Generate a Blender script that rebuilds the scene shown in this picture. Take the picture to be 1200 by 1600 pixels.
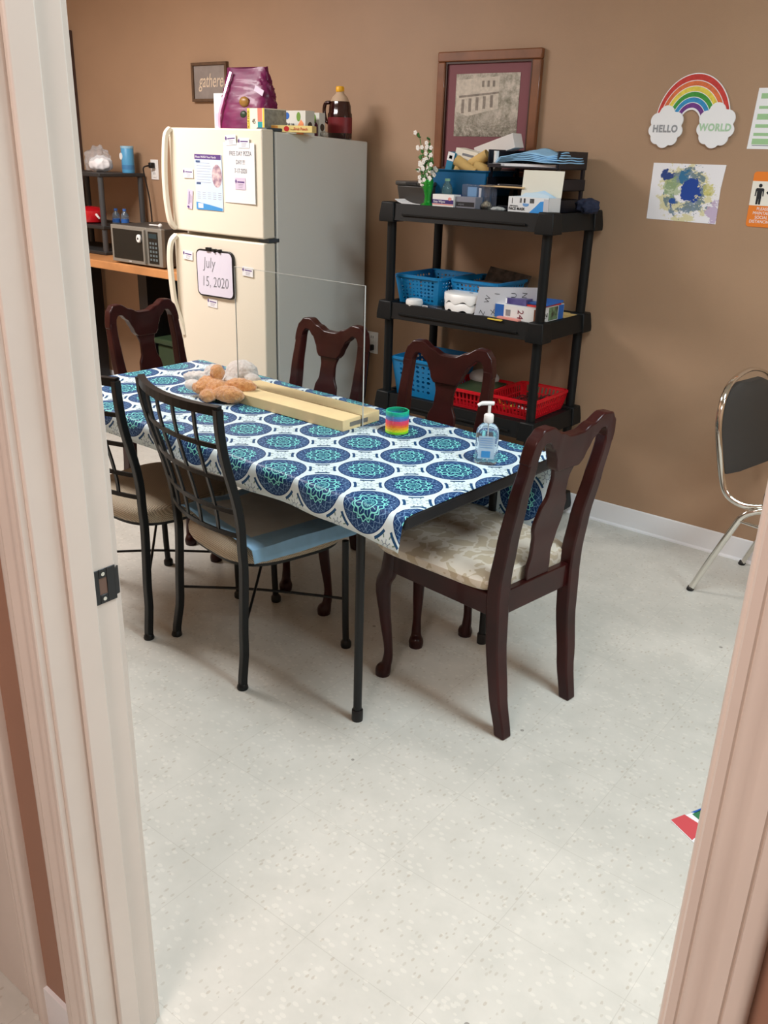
import bpy, bmesh, math, random
from math import sin, cos, pi, radians as R, atan2, sqrt, hypot
from mathutils import Vector, Matrix
for o in list(bpy.data.objects): bpy.data.objects.remove(o)
S = bpy.context.scene; C = S.collection
random.seed(7)
# ------------------------------------------------------------------ camera, world, exposure
cam = bpy.data.cameras.new('camera'); co = bpy.data.objects.new('camera', cam); C.objects.link(co)
yaw, pit, rol = R(37.62), R(22.07), R(1.772)
f_ = Vector((-sin(yaw)*cos(pit), cos(yaw)*cos(pit), -sin(pit)))
r0 = Vector((cos(yaw), sin(yaw), 0)); u0 = r0.cross(f_)
r_ = cos(rol)*r0 + sin(rol)*u0; u_ = -sin(rol)*r0 + cos(rol)*u0
co.matrix_world = Matrix(((r_.x, u_.x, -f_.x, 0), (r_.y, u_.y, -f_.y, 0), (r_.z, u_.z, -f_.z, 1.6), (0, 0, 0, 1)))
cam.sensor_fit = 'VERTICAL'; cam.sensor_height = 36; cam.lens = 36*1388.9/1600; cam.clip_start = .02
S.camera = co
S.view_settings.view_transform = 'Standard'; S.view_settings.look = 'None'
S.view_settings.exposure = 0.0; S.view_settings.gamma = 1
w = bpy.data.worlds.new('world'); S.world = w; w.use_nodes = True
w.node_tree.nodes['Background'].inputs[0].default_value = (.9, .95, 1, 1)
w.node_tree.nodes['Background'].inputs[1].default_value = .05
CEIL = 2.75
LIGHTS = [  # x, y, watts, colour : ceiling troffers
    (-4.05, 1.75, 84, (1, .95, .93)), (-.3, 1.9, 36, (.80, 1.0, 1.10)), (1.9, 1.6, 52, (.88, 1.0, 1.06))]
HALL_LIGHT = (-.5, -.9, 48, (1, .83, .76))
WY = 3.735          # back wall plane
# ------------------------------------------------------------------ helpers
def lin(c):
    return tuple(((x/255)/12.92 if x/255 <= .04045 else ((x/255+.055)/1.055)**2.4) for x in c[:3]) + (1,)
def M(name, c, rough=.5, metal=0, coat=0, noise=0, nscale=20, bump=0, bscale=200, spec=.5, trans=0, ior=1.45, alpha=1, sheen=0, emit=None, c2=None):
    m = bpy.data.materials.new(name); m.use_nodes = True; nt = m.node_tree
    b = nt.nodes['Principled BSDF']; i = b.inputs
    i['Base Color'].default_value = lin(c); i['Roughness'].default_value = rough; i['Metallic'].default_value = metal
    i['Coat Weight'].default_value = coat; i['Specular IOR Level'].default_value = spec
    i['Transmission Weight'].default_value = trans; i['IOR'].default_value = ior; i['Alpha'].default_value = alpha
    i['Sheen Weight'].default_value = sheen
    if emit: i['Emission Color'].default_value = lin(c); i['Emission Strength'].default_value = emit
    tc = nt.nodes.new('ShaderNodeTexCoord')
    if noise or c2:
        n = nt.nodes.new('ShaderNodeTexNoise'); n.inputs['Scale'].default_value = nscale; n.inputs['Detail'].default_value = 6
        nt.links.new(tc.outputs['Object'], n.inputs['Vector'])
        mx = nt.nodes.new('ShaderNodeMix'); mx.data_type = 'RGBA'
        cr = nt.nodes.new('ShaderNodeMapRange'); cr.inputs[1].default_value = .35; cr.inputs[2].default_value = .65
        nt.links.new(n.outputs[0], cr.inputs[0]); nt.links.new(cr.outputs[0], mx.inputs[0])
        a = lin(c)
        if c2: mx.inputs[6].default_value = a; mx.inputs[7].default_value = lin(c2)
        else:
            mx.inputs[6].default_value = tuple(x*(1-noise) for x in a[:3])+(1,); mx.inputs[7].default_value = tuple(min(1, x*(1+noise)) for x in a[:3])+(1,)
        nt.links.new(mx.outputs[2], i['Base Color'])
    if bump:
        n2 = nt.nodes.new('ShaderNodeTexNoise'); n2.inputs['Scale'].default_value = bscale; n2.inputs['Detail'].default_value = 3
        nt.links.new(tc.outputs['Object'], n2.inputs['Vector'])
        bp = nt.nodes.new('ShaderNodeBump'); bp.inputs['Strength'].default_value = bump; bp.inputs['Distance'].default_value = .002
        nt.links.new(n2.outputs[0], bp.inputs['Height']); nt.links.new(bp.outputs[0], i['Normal'])
    return m
class NB:   # tiny node-graph builder
    def __init__(s, m): s.nt = m.node_tree; s.m = m; s.b = s.nt.nodes['Principled BSDF']
    def put(s, sock, v):
        if hasattr(v, 'is_output'): s.nt.links.new(v, sock)
        else: sock.default_value = v
    def m2(s, op, a, b=0, c=0, clamp=False):
        n = s.nt.nodes.new('ShaderNodeMath'); n.operation = op; n.use_clamp = clamp
        for k, v in enumerate((a, b, c)): s.put(n.inputs[k], v)
        return n.outputs[0]
    def mix(s, f, a, b):
        n = s.nt.nodes.new('ShaderNodeMix'); n.data_type = 'RGBA'
        s.put(n.inputs[0], f); s.put(n.inputs[6], a if hasattr(a, 'is_output') else lin(a)); s.put(n.inputs[7], b if hasattr(b, 'is_output') else lin(b))
        return n.outputs[2]
    def band(s, x, lo, hi): return s.m2('MULTIPLY', s.m2('GREATER_THAN', x, lo), s.m2('LESS_THAN', x, hi))
    def line(s, x, c, wd): return s.m2('LESS_THAN', s.m2('ABSOLUTE', s.m2('SUBTRACT', x, c)), wd)
    def tc(s, o='Object'): n = s.nt.nodes.new('ShaderNodeTexCoord'); return n.outputs[o]
    def sep(s, v): n = s.nt.nodes.new('ShaderNodeSeparateXYZ'); s.nt.links.new(v, n.inputs[0]); return n.outputs
    def noise(s, v, sc, det=4, rough=.5):
        n = s.nt.nodes.new('ShaderNodeTexNoise'); n.inputs['Scale'].default_value = sc; n.inputs['Detail'].default_value = det; n.inputs['Roughness'].default_value = rough
        s.nt.links.new(v, n.inputs['Vector']); return n.outputs
    def vor(s, v, sc, feat='F1'):
        n = s.nt.nodes.new('ShaderNodeTexVoronoi'); n.feature = feat; n.inputs['Scale'].default_value = sc
        s.nt.links.new(v, n.inputs['Vector']); return n.outputs
    def mapv(s, v, sc=(1, 1, 1), rot=(0, 0, 0)):
        n = s.nt.nodes.new('ShaderNodeMapping'); n.inputs['Scale'].default_value = sc; n.inputs['Rotation'].default_value = rot
        s.nt.links.new(v, n.inputs['Vector']); return n.outputs[0]
    def ramp(s, x, lo, hi): 
        n = s.nt.nodes.new('ShaderNodeMapRange'); s.put(n.inputs[0], x); n.inputs[1].default_value = lo; n.inputs[2].default_value = hi; return n.outputs[0]
    def bump(s, h, st=.3, d=.002):
        n = s.nt.nodes.new('ShaderNodeBump'); n.inputs['Strength'].default_value = st; n.inputs['Distance'].default_value = d
        s.nt.links.new(h, n.inputs['Height']); s.nt.links.new(n.outputs[0], s.b.inputs['Normal'])
    def col(s, c): s.nt.links.new(c, s.b.inputs['Base Color'])
BM = bmesh.new
def box(bm, x0, x1, y0, y1, z0, z1, mi=0, mat=None):
    v = [bm.verts.new((x, y, z)) for z in (z0, z1) for y in (y0, y1) for x in (x0, x1)]
    if mat: [setattr(q, 'co', mat @ q.co) for q in v]
    for f in ((0, 2, 3, 1), (4, 5, 7, 6), (0, 1, 5, 4), (1, 3, 7, 5), (3, 2, 6, 7), (2, 0, 4, 6)):
        bm.faces.new([v[k] for k in f]).material_index = mi
    return bm
def bx(*a, **k): return box(BM(), *a, **k)
def prism(bm, pts, a, b, axis='z', mi=0):
    def P(p, h): return {'z': (p[0], p[1], h), 'y': (p[0], h, p[1]), 'x': (h, p[0], p[1])}[axis]
    lo = [bm.verts.new(P(p, a)) for p in pts]; hi = [bm.verts.new(P(p, b)) for p in pts]; n = len(pts)
    bm.faces.new(lo[::-1]).material_index = mi; bm.faces.new(hi).material_index = mi
    for k in range(n): bm.faces.new((lo[k], lo[(k+1) % n], hi[(k+1) % n], hi[k])).material_index = mi
    bmesh.ops.recalc_face_normals(bm, faces=bm.faces[:]); return bm
def rings(bm, rs, close=True, cap=True, mi=0):
    L = [[bm.verts.new(p) for p in r] for r in rs]; n = len(L[0])
    for a, b in zip(L, L[1:]):
        for k in range(n if close else n-1): bm.faces.new((a[k], a[(k+1) % n], b[(k+1) % n], b[k])).material_index = mi
    if cap and close: bm.faces.new(L[0][::-1]).material_index = mi; bm.faces.new(L[-1]).material_index = mi
    bmesh.ops.recalc_face_normals(bm, faces=bm.faces[:]); return bm
def lathe(bm, prof, cx=0, cy=0, n=24, sx=1, sy=1, mi=0, cap=True):
    return rings(bm, [[(cx+r*sx*cos(2*pi*k/n), cy+r*sy*sin(2*pi*k/n), z) for k in range(n)] for r, z in prof], cap=cap, mi=mi)
def tube(bm, pts, r, n=10, sec=None, mi=0, cap=True):
    pts = [Vector(p) for p in pts]; rs = r if isinstance(r, (list, tuple)) else [r]*len(pts)
    out = []; up = None
    for i, p in enumerate(pts):
        t = (pts[min(i+1, len(pts)-1)]-pts[max(i-1, 0)]).normalized()
        if up is None: up = Vector((0, 0, 1)) if abs(t.z) < .9 else Vector((0, 1, 0))
        sd = t.cross(up).normalized(); up = sd.cross(t).normalized()
        if sec: out.append([p+sd*a*rs[i]+up*b*rs[i] for a, b in sec])
        else: out.append([p+(sd*cos(2*pi*k/n)+up*sin(2*pi*k/n))*rs[i] for k in range(n)])
    return rings(bm, out, cap=cap, mi=mi)
SQ = [(-1, -1), (1, -1), (1, 1), (-1, 1)]
def spl(pts, n=6):   # catmull-rom
    pts = [Vector(p) for p in pts]; P = [pts[0]]+pts+[pts[-1]]; out = []
    for i in range(1, len(P)-2):
        a, b, c, d = P[i-1:i+3]
        for k in range(n):
            t = k/n; out.append(.5*((2*b)+(c-a)*t+(2*a-5*b+4*c-d)*t*t+(3*b-a-3*c+d)*t**3))
    return out+[pts[-1]]
def ball(bm, c, r, s=(1, 1, 1), rot=None, sub=3):
    m = Matrix.Translation(c) @ (rot.to_4x4() if rot else Matrix()) @ Matrix.Diagonal((r*s[0], r*s[1], r*s[2], 1))
    bmesh.ops.create_icosphere(bm, subdivisions=sub, radius=1, matrix=m); return bm
def obj(name, bm, mats, parent=None, loc=None, rot=None, smooth=False, bevel=0, seg=2, sub=0, solid=0, label=None):
    me = bpy.data.meshes.new(name); bm.to_mesh(me); bm.free()
    for m in (mats if isinstance(mats, (list, tuple)) else [mats]): me.materials.append(m)
    o = bpy.data.objects.new(name, me); C.objects.link(o)
    if parent: o.parent = parent
    if loc: o.location = loc
    if rot: o.rotation_euler = rot
    if solid: k = o.modifiers.new('s', 'SOLIDIFY'); k.thickness = solid; k.offset = 0
    if bevel: k = o.modifiers.new('b', 'BEVEL'); k.width = bevel; k.segments = seg; k.limit_method = 'ANGLE'; k.angle_limit = R(40)
    if sub: k = o.modifiers.new('u', 'SUBSURF'); k.levels = sub; k.render_levels = sub
    if smooth or bevel or sub:
        for p in me.polygons: p.use_smooth = True
        if not sub and hasattr(me, 'set_sharp_from_angle'): me.set_sharp_from_angle(angle=R(42))
    if label: o['label'] = label
    return o
def thing(name, label, cat, loc=(0, 0, 0), rz=0, group=None, rot=None):
    o = bpy.data.objects.new(name, None); C.objects.link(o); o.location = loc; o.rotation_euler = rot or (0, 0, rz)
    o.empty_display_size = .05
    return tag(o, label, cat, group)
def tag(o, label, cat, group=None):
    o['label'] = label; o['category'] = cat
    if group: o['group'] = group
    return o
def struct(o): o['kind'] = 'structure'; return o
def dup(src, loc, rz, label):
    r = src.copy(); C.objects.link(r); r.location = loc; r.rotation_euler = (0, 0, rz); r['label'] = label
    for ch in list(src.children):
        c = ch.copy(); C.objects.link(c); c.parent = r
        for g in list(ch.children): d = g.copy(); C.objects.link(d); d.parent = c
    return r
def text(s, size, loc, mat, parent, name='lettering', rot=(pi/2, 0, 0), align='CENTER', shear=0, ext=.0003, sx=1, space=1, bold=0):
    cu = bpy.data.curves.new('t', 'FONT'); cu.body = s; cu.size = size; cu.align_x = align; cu.align_y = 'CENTER'; cu.extrude = ext; cu.shear = shear
    cu.resolution_u = 3; cu.space_character = space; cu.offset = bold
    t = bpy.data.objects.new('t', cu); C.objects.link(t)
    bpy.context.view_layer.update()
    me = bpy.data.meshes.new_from_object(t.evaluated_get(bpy.context.evaluated_depsgraph_get()))
    bpy.data.objects.remove(t); me.materials.clear(); me.materials.append(mat)
    o = bpy.data.objects.new(name, me); C.objects.link(o); o.parent = parent; o.location = loc; o.rotation_euler = rot; o.scale = (sx, 1, 1)
    return o
# ------------------------------------------------------------------ materials
m_wall = M('tan wall paint', (168, 137, 110), .5, noise=.03, nscale=3, bump=.25, bscale=350)
m_hallwall = M('brown hall paint', (158, 120, 100), .6, noise=.03, nscale=3, bump=.2, bscale=350)
m_white_trim = M('cream gloss trim paint', (222, 211, 201), .35, coat=.15, noise=.02, nscale=8)
m_base = M('white baseboard vinyl', (236, 237, 240), .4)
m_ceil = M('ceiling tile', (225, 220, 210), .9, noise=.06, nscale=90)
m_brown = M('dark brown trim', (70, 50, 42), .6)
m_cherry = M('dark cherry wood', (48, 16, 15), .3, spec=.28, coat=.1, noise=.35, nscale=6)
m_blk = M('black powder coated metal', (24, 26, 27), .38, metal=.3, spec=.5)
m_blkplastic = M('black shelf plastic', (17, 19, 20), .5, spec=.3, bump=.1, bscale=500)
m_blktop = M('black table plastic', (20, 22, 26), .5)
m_fridge = M('almond fridge enamel', (238, 230, 212), .28, coat=.3)
m_fridgeside = M('almond fridge textured side', (222, 222, 216), .45, bump=.25, bscale=900)
m_gasket = M('grey door gasket', (66, 74, 80), .6)
m_paper = M('white paper', (238, 238, 240), .7)
m_white = M('white plastic', (236, 236, 234), .35)
m_ink = M('black ink', (32, 32, 36), .6)
m_grey = M('grey print', (120, 122, 130), .6)
m_purple = M('purple print', (92, 62, 130), .6)
m_lilac = M('lilac card', (214, 200, 222), .6)
m_black = M('black plastic', (18, 18, 20), .35)
m_steel = M('brushed steel', (150, 148, 140), .35, metal=.35)
m_chrome = M('chrome', (225, 222, 215), .08, metal=1)
m_wood = M('honey oak laminate', (196, 138, 88), .4, noise=.12, nscale=7)
m_bluebasket = M('blue basket plastic', (22, 122, 178), .35)
m_red = M('red basket plastic', (205, 24, 36), .35)
m_bluepad = M('light blue absorbent pad', (150, 200, 238), .8, noise=.04, nscale=30)
m_clear = M('clear plastic', (240, 245, 250), .08, trans=1, ior=1.3, alpha=.45)
m_film = M('clear plastic film', (235, 238, 242), .18, trans=.6, ior=1.2, alpha=.55)
m_orange = M('orange sign', (232, 128, 44), .5)
m_green = M('pale green print', (160, 200, 150), .6)
m_teal = M('teal print', (30, 150, 160), .5)
m_navy = M('navy plastic', (24, 34, 58), .5)
m_yellow = M('yellow card', (238, 206, 80), .5)
m_redp = M('red print', (210, 50, 50), .5)
m_bluep = M('blue print', (40, 98, 178), .5)
m_lblue = M('light blue print', (120, 175, 220), .5)
m_cardb = M('kraft cardboard', (206, 172, 108), .8, noise=.08)
m_pink = M('pink card', (226, 150, 140), .6)

def floor_mat():
    m = M('speckled cream vinyl floor tile', (214, 206, 190), .24, spec=.45); n = NB(m); g = n.tc(); x, y, z = n.sep(g)
    T = .3048
    tx = n.m2('DIVIDE', n.m2('ADD', x, 1.0+T*20), T); ty = n.m2('DIVIDE', n.m2('ADD', y, -1.368+T*20), T)
    fx = n.m2('ABSOLUTE', n.m2('SUBTRACT', n.m2('FRACT', tx), .5)); fy = n.m2('ABSOLUTE', n.m2('SUBTRACT', n.m2('FRACT', ty), .5))
    seam = n.m2('MAXIMUM', n.m2('GREATER_THAN', fx, .4975), n.m2('GREATER_THAN', fy, .4975))
    tid = n.m2('ADD', n.m2('MULTIPLY', n.m2('FLOOR', tx), 12.9898), n.m2('MULTIPLY', n.m2('FLOOR', ty), 78.233))
    rnd = n.m2('FRACT', n.m2('MULTIPLY', n.m2('SINE', tid), 43758.5))
    base = n.mix(n.ramp(n.noise(g, 9, 5, .6)[0], .3, .7), (198, 197, 189), (211, 209, 201))
    base = n.mix(n.m2('MULTIPLY', rnd, .25), base, (200, 198, 190))
    va = n.vor(n.mapv(g, (1, .55, 1), (0, 0, .6)), 105); vc = n.sep(va['Color'])
    fl = n.m2('MULTIPLY', n.m2('LESS_THAN', va['Distance'], .34), n.m2('GREATER_THAN', vc[0], .80))
    base = n.mix(n.m2('MULTIPLY', fl, .32), base, n.mix(vc[1], (150, 130, 104), (176, 172, 160)))
    vb = n.vor(n.mapv(g, (.6, 1, 1), (0, 0, .4)), 85); vd = n.sep(vb['Color'])
    fw = n.m2('MULTIPLY', n.m2('LESS_THAN', vb['Distance'], .4), n.m2('GREATER_THAN', vd[0], .7))
    base = n.mix(n.m2('MULTIPLY', fw, .24), base, (236, 232, 222))
    dk = n.vor(g, 7); dc = n.sep(dk['Color']); base = n.mix(n.m2('MULTIPLY', n.m2('MULTIPLY', n.m2('LESS_THAN', dk['Distance'], .045), n.m2('GREATER_THAN', dc[0], .72)), .6), base, (90, 82, 74))
    base = n.mix(n.m2('MULTIPLY', seam, .2), base, (120, 112, 98))
    n.col(base); r = n.ramp(n.noise(g, 3, 4)[0], 0, 1); n.nt.links.new(n.m2('ADD', n.m2('MULTIPLY', r, .15), .22), n.b.inputs['Roughness'])
    n.bump(n.noise(g, 60, 2)[0], .04, .002); return m
m_floor = floor_mat()
def cloth_mat():
    m = M('blue medallion vinyl tablecloth', (225, 240, 242), .42, spec=.3); n = NB(m)
    x, y, z = n.sep(n.tc('UV')); P = .181
    qx = n.m2('SUBTRACT', n.m2('FRACT', n.m2('ADD', x, .5)), .5); qy = n.m2('SUBTRACT', n.m2('FRACT', n.m2('ADD', y, .5)), .5)
    r = n.m2('SQRT', n.m2('ADD', n.m2('MULTIPLY', qx, qx), n.m2('MULTIPLY', qy, qy))); th = n.m2('ARCTAN2', qy, qx)
    def c(k, ph=0): return n.m2('COSINE', n.m2('ADD', n.m2('MULTIPLY', th, k), ph))
    px = n.m2('SUBTRACT', n.m2('FRACT', x), .5); py = n.m2('SUBTRACT', n.m2('FRACT', y), .5)
    s = n.m2('SQRT', n.m2('ADD', n.m2('MULTIPLY', px, px), n.m2('MULTIPLY', py, py))); ph = n.m2('ARCTAN2', py, px)
    def cp(k, p=0): return n.m2('COSINE', n.m2('ADD', n.m2('MULTIPLY', ph, k), p))
    uv = n.tc('UV')
    white = (218, 236, 242); navy = (8, 54, 106); turq = (134, 226, 222); lb = (120, 160, 200); slate = (96, 130, 160)
    bg = n.mix(0, white, white)
    star = n.m2('MULTIPLY', n.band(s, .03, .115), n.m2('GREATER_THAN', cp(8), .8)); bg = n.mix(n.m2('MULTIPLY', star, .75), bg, slate)
    ring = n.line(s, .055, .005); bg = n.mix(n.m2('MULTIPLY', ring, .7), bg, slate)
    leaf = n.m2('MULTIPLY', n.band(s, .135, .185), n.m2('GREATER_THAN', cp(8, 3.14), .86)); bg = n.mix(leaf, bg, (120, 150, 140))
    bean = n.m2('MULTIPLY', n.band(r, .495, .54), n.m2('LESS_THAN', c(4), -.62)); bg = n.mix(bean, bg, (26, 76, 120))
    # medallion
    d = n.mix(0, navy, navy)
    w2 = n.noise(uv, 17, 1)[0]; 
    sq = n.m2('MULTIPLY', n.line(w2, .5, .022), n.band(r, .28, .44)); d = n.mix(n.m2('MULTIPLY', sq, .42), d, lb)
    sc1 = n.line(n.m2('ADD', r, n.m2('MULTIPLY', c(16), .03)), .35, .008); d = n.mix(n.m2('MULTIPLY', sc1, .9), d, lb)
    sc2 = n.line(n.m2('ADD', r, n.m2('MULTIPLY', c(32), .02)), .41, .006); d = n.mix(n.m2('MULTIPLY', sc2, .7), d, lb)
    p1 = n.line(n.m2('ADD', r, n.m2('MULTIPLY', c(8), .028)), .215, .014); d = n.mix(p1, d, turq)
    p2 = n.line(n.m2('ADD', r, n.m2('MULTIPLY', c(16, 3.14), .02)), .27, .011); d = n.mix(p2, d, turq)
    core = n.m2('LESS_THAN', r, .115); d = n.mix(core, d, (30, 92, 122))
    co_ = n.line(r, .115, .009); d = n.mix(co_, d, turq); p3 = n.line(n.m2('ADD', r, n.m2('MULTIPLY', c(12), .016)), .06, .007); d = n.mix(p3, d, turq)
    p4 = n.m2('MULTIPLY', n.band(r, .12, .2), n.m2('GREATER_THAN', c(16), .9)); d = n.mix(p4, d, turq)
    inside = n.m2('LESS_THAN', r, .455); n.col(n.mix(inside, bg, d)); return m
m_cloth = cloth_mat()
def damask():
    m = M('cream damask seat fabric', (222, 210, 192), .75, sheen=.3); n = NB(m); g = n.tc()
    a = n.noise(g, 16, 2, .4); b = n.line(a[0], .5, .035); f = n.m2('MAXIMUM', b, n.m2('GREATER_THAN', n.noise(g, 22, 1)[0], .57))
    n.col(n.mix(n.m2('MULTIPLY', f, .8), (196, 182, 156), (228, 220, 206))); n.bump(n.noise(g, 600, 2)[0], .3, .001); return m
m_damask = damask()
def weave():
    m = M('beige woven seat fabric', (150, 134, 112), .85, sheen=.2); n = NB(m); g = n.mapv(n.tc(), (1, 1, 1), (0, 0, .78)); x, y, z = n.sep(g)
    a = n.m2('MULTIPLY', n.m2('SINE', n.m2('MULTIPLY', x, 800)), n.m2('SINE', n.m2('MULTIPLY', n.m2('ADD', y, z), 800)))
    n.col(n.mix(n.ramp(a, -.5, .5), (140, 126, 106), (206, 190, 164))); n.bump(a, .5, .002); return m
m_weave = weave()
m_woodboard = M('pale pine board', (232, 208, 158), .6, noise=.1, nscale=5)
def fur(name, a, b):
    m = M(name, a, .95, sheen=.7); n = NB(m); g = n.tc(); k = n.noise(g, 90, 5, .7)[0]
    n.col(n.mix(n.ramp(k, .35, .65), a, b)); n.bump(n.noise(n.mapv(g, (1, 1, .35)), 260, 4, .7)[0], .9, .006); return m
m_furo = fur('orange plush fur', (216, 138, 72), (246, 184, 118)); m_furw = fur('white plush fur', (234, 222, 214), (250, 244, 238))

# ------------------------------------------------------------------ room shell
X0, X1 = -5.75, 3.3; HY = -1.9; HX1 = 1.6
def S_(name, bm, m, **k): return struct(obj(name, bm, m, **k))
S_('floor', bx(X0-.1, X1+.1, HY-.1, WY+.1, -.08, 0), m_floor)
S_('ceiling', bx(X0-.1, X1+.1, HY-.1, WY+.1, CEIL, CEIL+.08), m_ceil)
S_('wall_back', bx(X0-.1, X1+.1, WY, WY+.1, 0, CEIL), m_wall)
S_('wall_left', bx(X0-.1, X0, .6, WY, 0, CEIL), m_wall)
S_('wall_right', bx(X1, X1+.1, .6, WY, 0, CEIL), m_wall)
S_('wall_hall', bx(X0, X1, HY-.1, HY, 0, CEIL), m_hallwall)
# wall with the doorway (hall face y=.600, room face y=.729), clear opening x -1.08..-.14
JL, JR, D0, D1, HT = -1.085, -.140, .600, .729, 2.06
bmw = BM()
for x0, x1, z0, z1 in ((X0, JL-.02, 0, CEIL), (JR+.02, X1, 0, CEIL), (JL-.02, JR+.02, HT+.02, CEIL)):
    box(bmw, x0, x1, D0, D0+.06, z0, z1, 0); box(bmw, x0, x1, D0+.06, D1-.002, z0, z1, 1)
S_('wall_front', bmw, [m_hallwall, m_wall])
bb = BM()
prism(bb, [(WY, 0), (WY-.016, 0), (WY-.014, .006), (WY-.007, .012), (WY-.006, .096), (WY-.003, .1), (WY, .1)], X0, X1, 'x')
S_('baseboard_back', bb, m_base)
S_('baseboard_front', bx(-1.25, JL-.06, D0-.008, D0, 0, .095), m_base)
S_('trim_1', bx(-5.66, -5.475, WY-.05, WY, 0, 2.25), m_brown, bevel=.004)
# door frame
door = struct(bpy.data.objects.new('door_1', None)); C.objects.link(door); door.location = (0, D0, 0)
def dl(y): return y-D0
jb = BM(); box(jb, JL-.019, JL, 0, D1-D0, 0, HT); box(jb, JR, JR+.019, 0, D1-D0, 0, HT); box(jb, JL-.019, JR+.019, 0, D1-D0, HT, HT+.019)
obj('jamb', jb, m_white_trim, door, bevel=.0025)
sb = BM(); box(sb, JL, JL+.011, .044, .086, 0, HT); box(sb, JR-.011, JR, .044, .086, 0, HT); box(sb, JL, JR, .044, .086, HT-.011, HT)
obj('door_stop', sb, m_white_trim, door, bevel=.003)
def casing(bm, xi, sgn, z1, w=.062, y0=0, yd=-1):
    pr = [(0, 0), (0, .010), (.002, .012), (.009, .012), (.0105, .0095), (.012, .0118), (.018, .0138), (.024, .0125), (.029, .0105), (.034, .0115), (.040, .0155), (.043, .0165), (.0445, .0135), (.046, .0165), (.054, .0178), (.059, .0165), (.062, .012), (.062, 0)]
    prism(bm, [(xi+sgn*a*w/.062, y0+yd*b) for a, b in pr], 0, z1, 'z')
cb = BM(); casing(cb, JL-.006, -1, HT+.06); obj('casing', cb, m_white_trim, door, smooth=True)
cb = BM(); casing(cb, JR+.006, 1, HT+.06); obj('casing', cb, m_white_trim, door, smooth=True)
obj('casing', bx(JL-.066, JR+.066, -.014, 0, HT+.006, HT+.066), m_white_trim, door, bevel=.003)
cb = BM(); casing(cb, JL-.006, -1, HT+.06, y0=D1-D0, yd=1); obj('casing', cb, m_white_trim, door, smooth=True)
cb = BM(); casing(cb, JR+.006, 1, HT+.06, y0=D1-D0, yd=1); obj('casing', cb, m_white_trim, door, smooth=True)
k = BM(); zc = .968
for y0, y1, z0, z1 in ((.089, .098, -.029, .029), (.098, .112, .014, .029), (.098, .112, -.029, -.014), (.112, .128, -.029, .029)): box(k, JL, JL+.002, y0, y1, zc+z0, zc+z1)
m_strike = M('dark antique strike metal', (62, 64, 66), .35, metal=.8)
sp = obj('strike_plate', k, m_strike, door, bevel=.0008)
obj('strike_lip', tube(BM(), spl([(JL+.001, .126, zc+.0), (JL-.0005, .133, zc), (JL-.006, .137, zc)], 4), 1, sec=[(-.0012, -.022), (.0012, -.022), (.0012, .022), (-.0012, .022)]), m_strike, sp)
obj('latch_hole', bx(JL, JL+.0006, .098, .112, zc-.014, zc+.014), M('bare wood in latch hole', (120, 96, 84), .8), sp)
s2 = BM(); [lathe(s2, [(.0035, 0), (.0035, .001)], n=12) for _ in (0,)]
for zz in (.021, -.021):
    q = BM(); lathe(q, [(.0032, 0), (.0032, .0012)], n=12); obj('screw', q, m_chrome, sp, loc=(JL+.0018, .105, zc+zz), rot=(0, pi/2, 0))
# neighbouring doorway in the hall, only its casing shows
nb = struct(bpy.data.objects.new('door_2', None)); C.objects.link(nb); nb.location = (-1.245, D0, 0)
cb = BM(); casing(cb, -.062, 1, HT+.06, .062); obj('casing', cb, m_white_trim, nb, smooth=True)
obj('jamb', bx(-.19, -.066, -.004, .0, 0, HT), m_white_trim, nb, bevel=.003)

# ------------------------------------------------------------------ ceiling lights
m_diff = M('lit diffuser', (255, 250, 240), .5, emit=3)
for k, (x, y, wt, c) in enumerate(LIGHTS):
    t = thing('ceiling_light', 'recessed fluorescent ceiling light over '+('the left of the table', 'the middle of the room', 'the right of the room')[k], 'ceiling light', (x, y, CEIL), 0)
    fb = BM()
    for a in ((-.62, .62, -.32, -.29), (-.62, .62, .29, .32), (-.62, -.59, -.29, .29), (.59, .62, -.29, .29)): box(fb, a[0], a[1], a[2], a[3], -.02, 0)
    obj('frame', fb, m_white, t); obj('diffuser', bx(-.59, .59, -.29, .29, -.012, -.002), m_diff, t)
    L = bpy.data.lights.new('lamp', 'AREA'); L.shape = 'RECTANGLE'; L.size = 1.18; L.size_y = .58; L.energy = wt; L.color = c
    lo = bpy.data.objects.new('lamp', L); C.objects.link(lo); lo.parent = t; lo.location = (0, 0, -.024)
x, y, wt, c = HALL_LIGHT
t = thing('ceiling_light', 'round warm ceiling light in the hallway', 'ceiling light', (x, y, CEIL), 0)
obj('lamp_shade', lathe(BM(), [(.02, -.1), (.12, -.085), (.17, -.03), (.17, 0)]), m_diff, t, smooth=True)
L = bpy.data.lights.new('lamp', 'AREA'); L.shape = 'DISK'; L.size = .9; L.energy = wt; L.color = c
lo = bpy.data.objects.new('lamp', L); C.objects.link(lo); lo.parent = t; lo.location = (0, 0, -.11)

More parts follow.
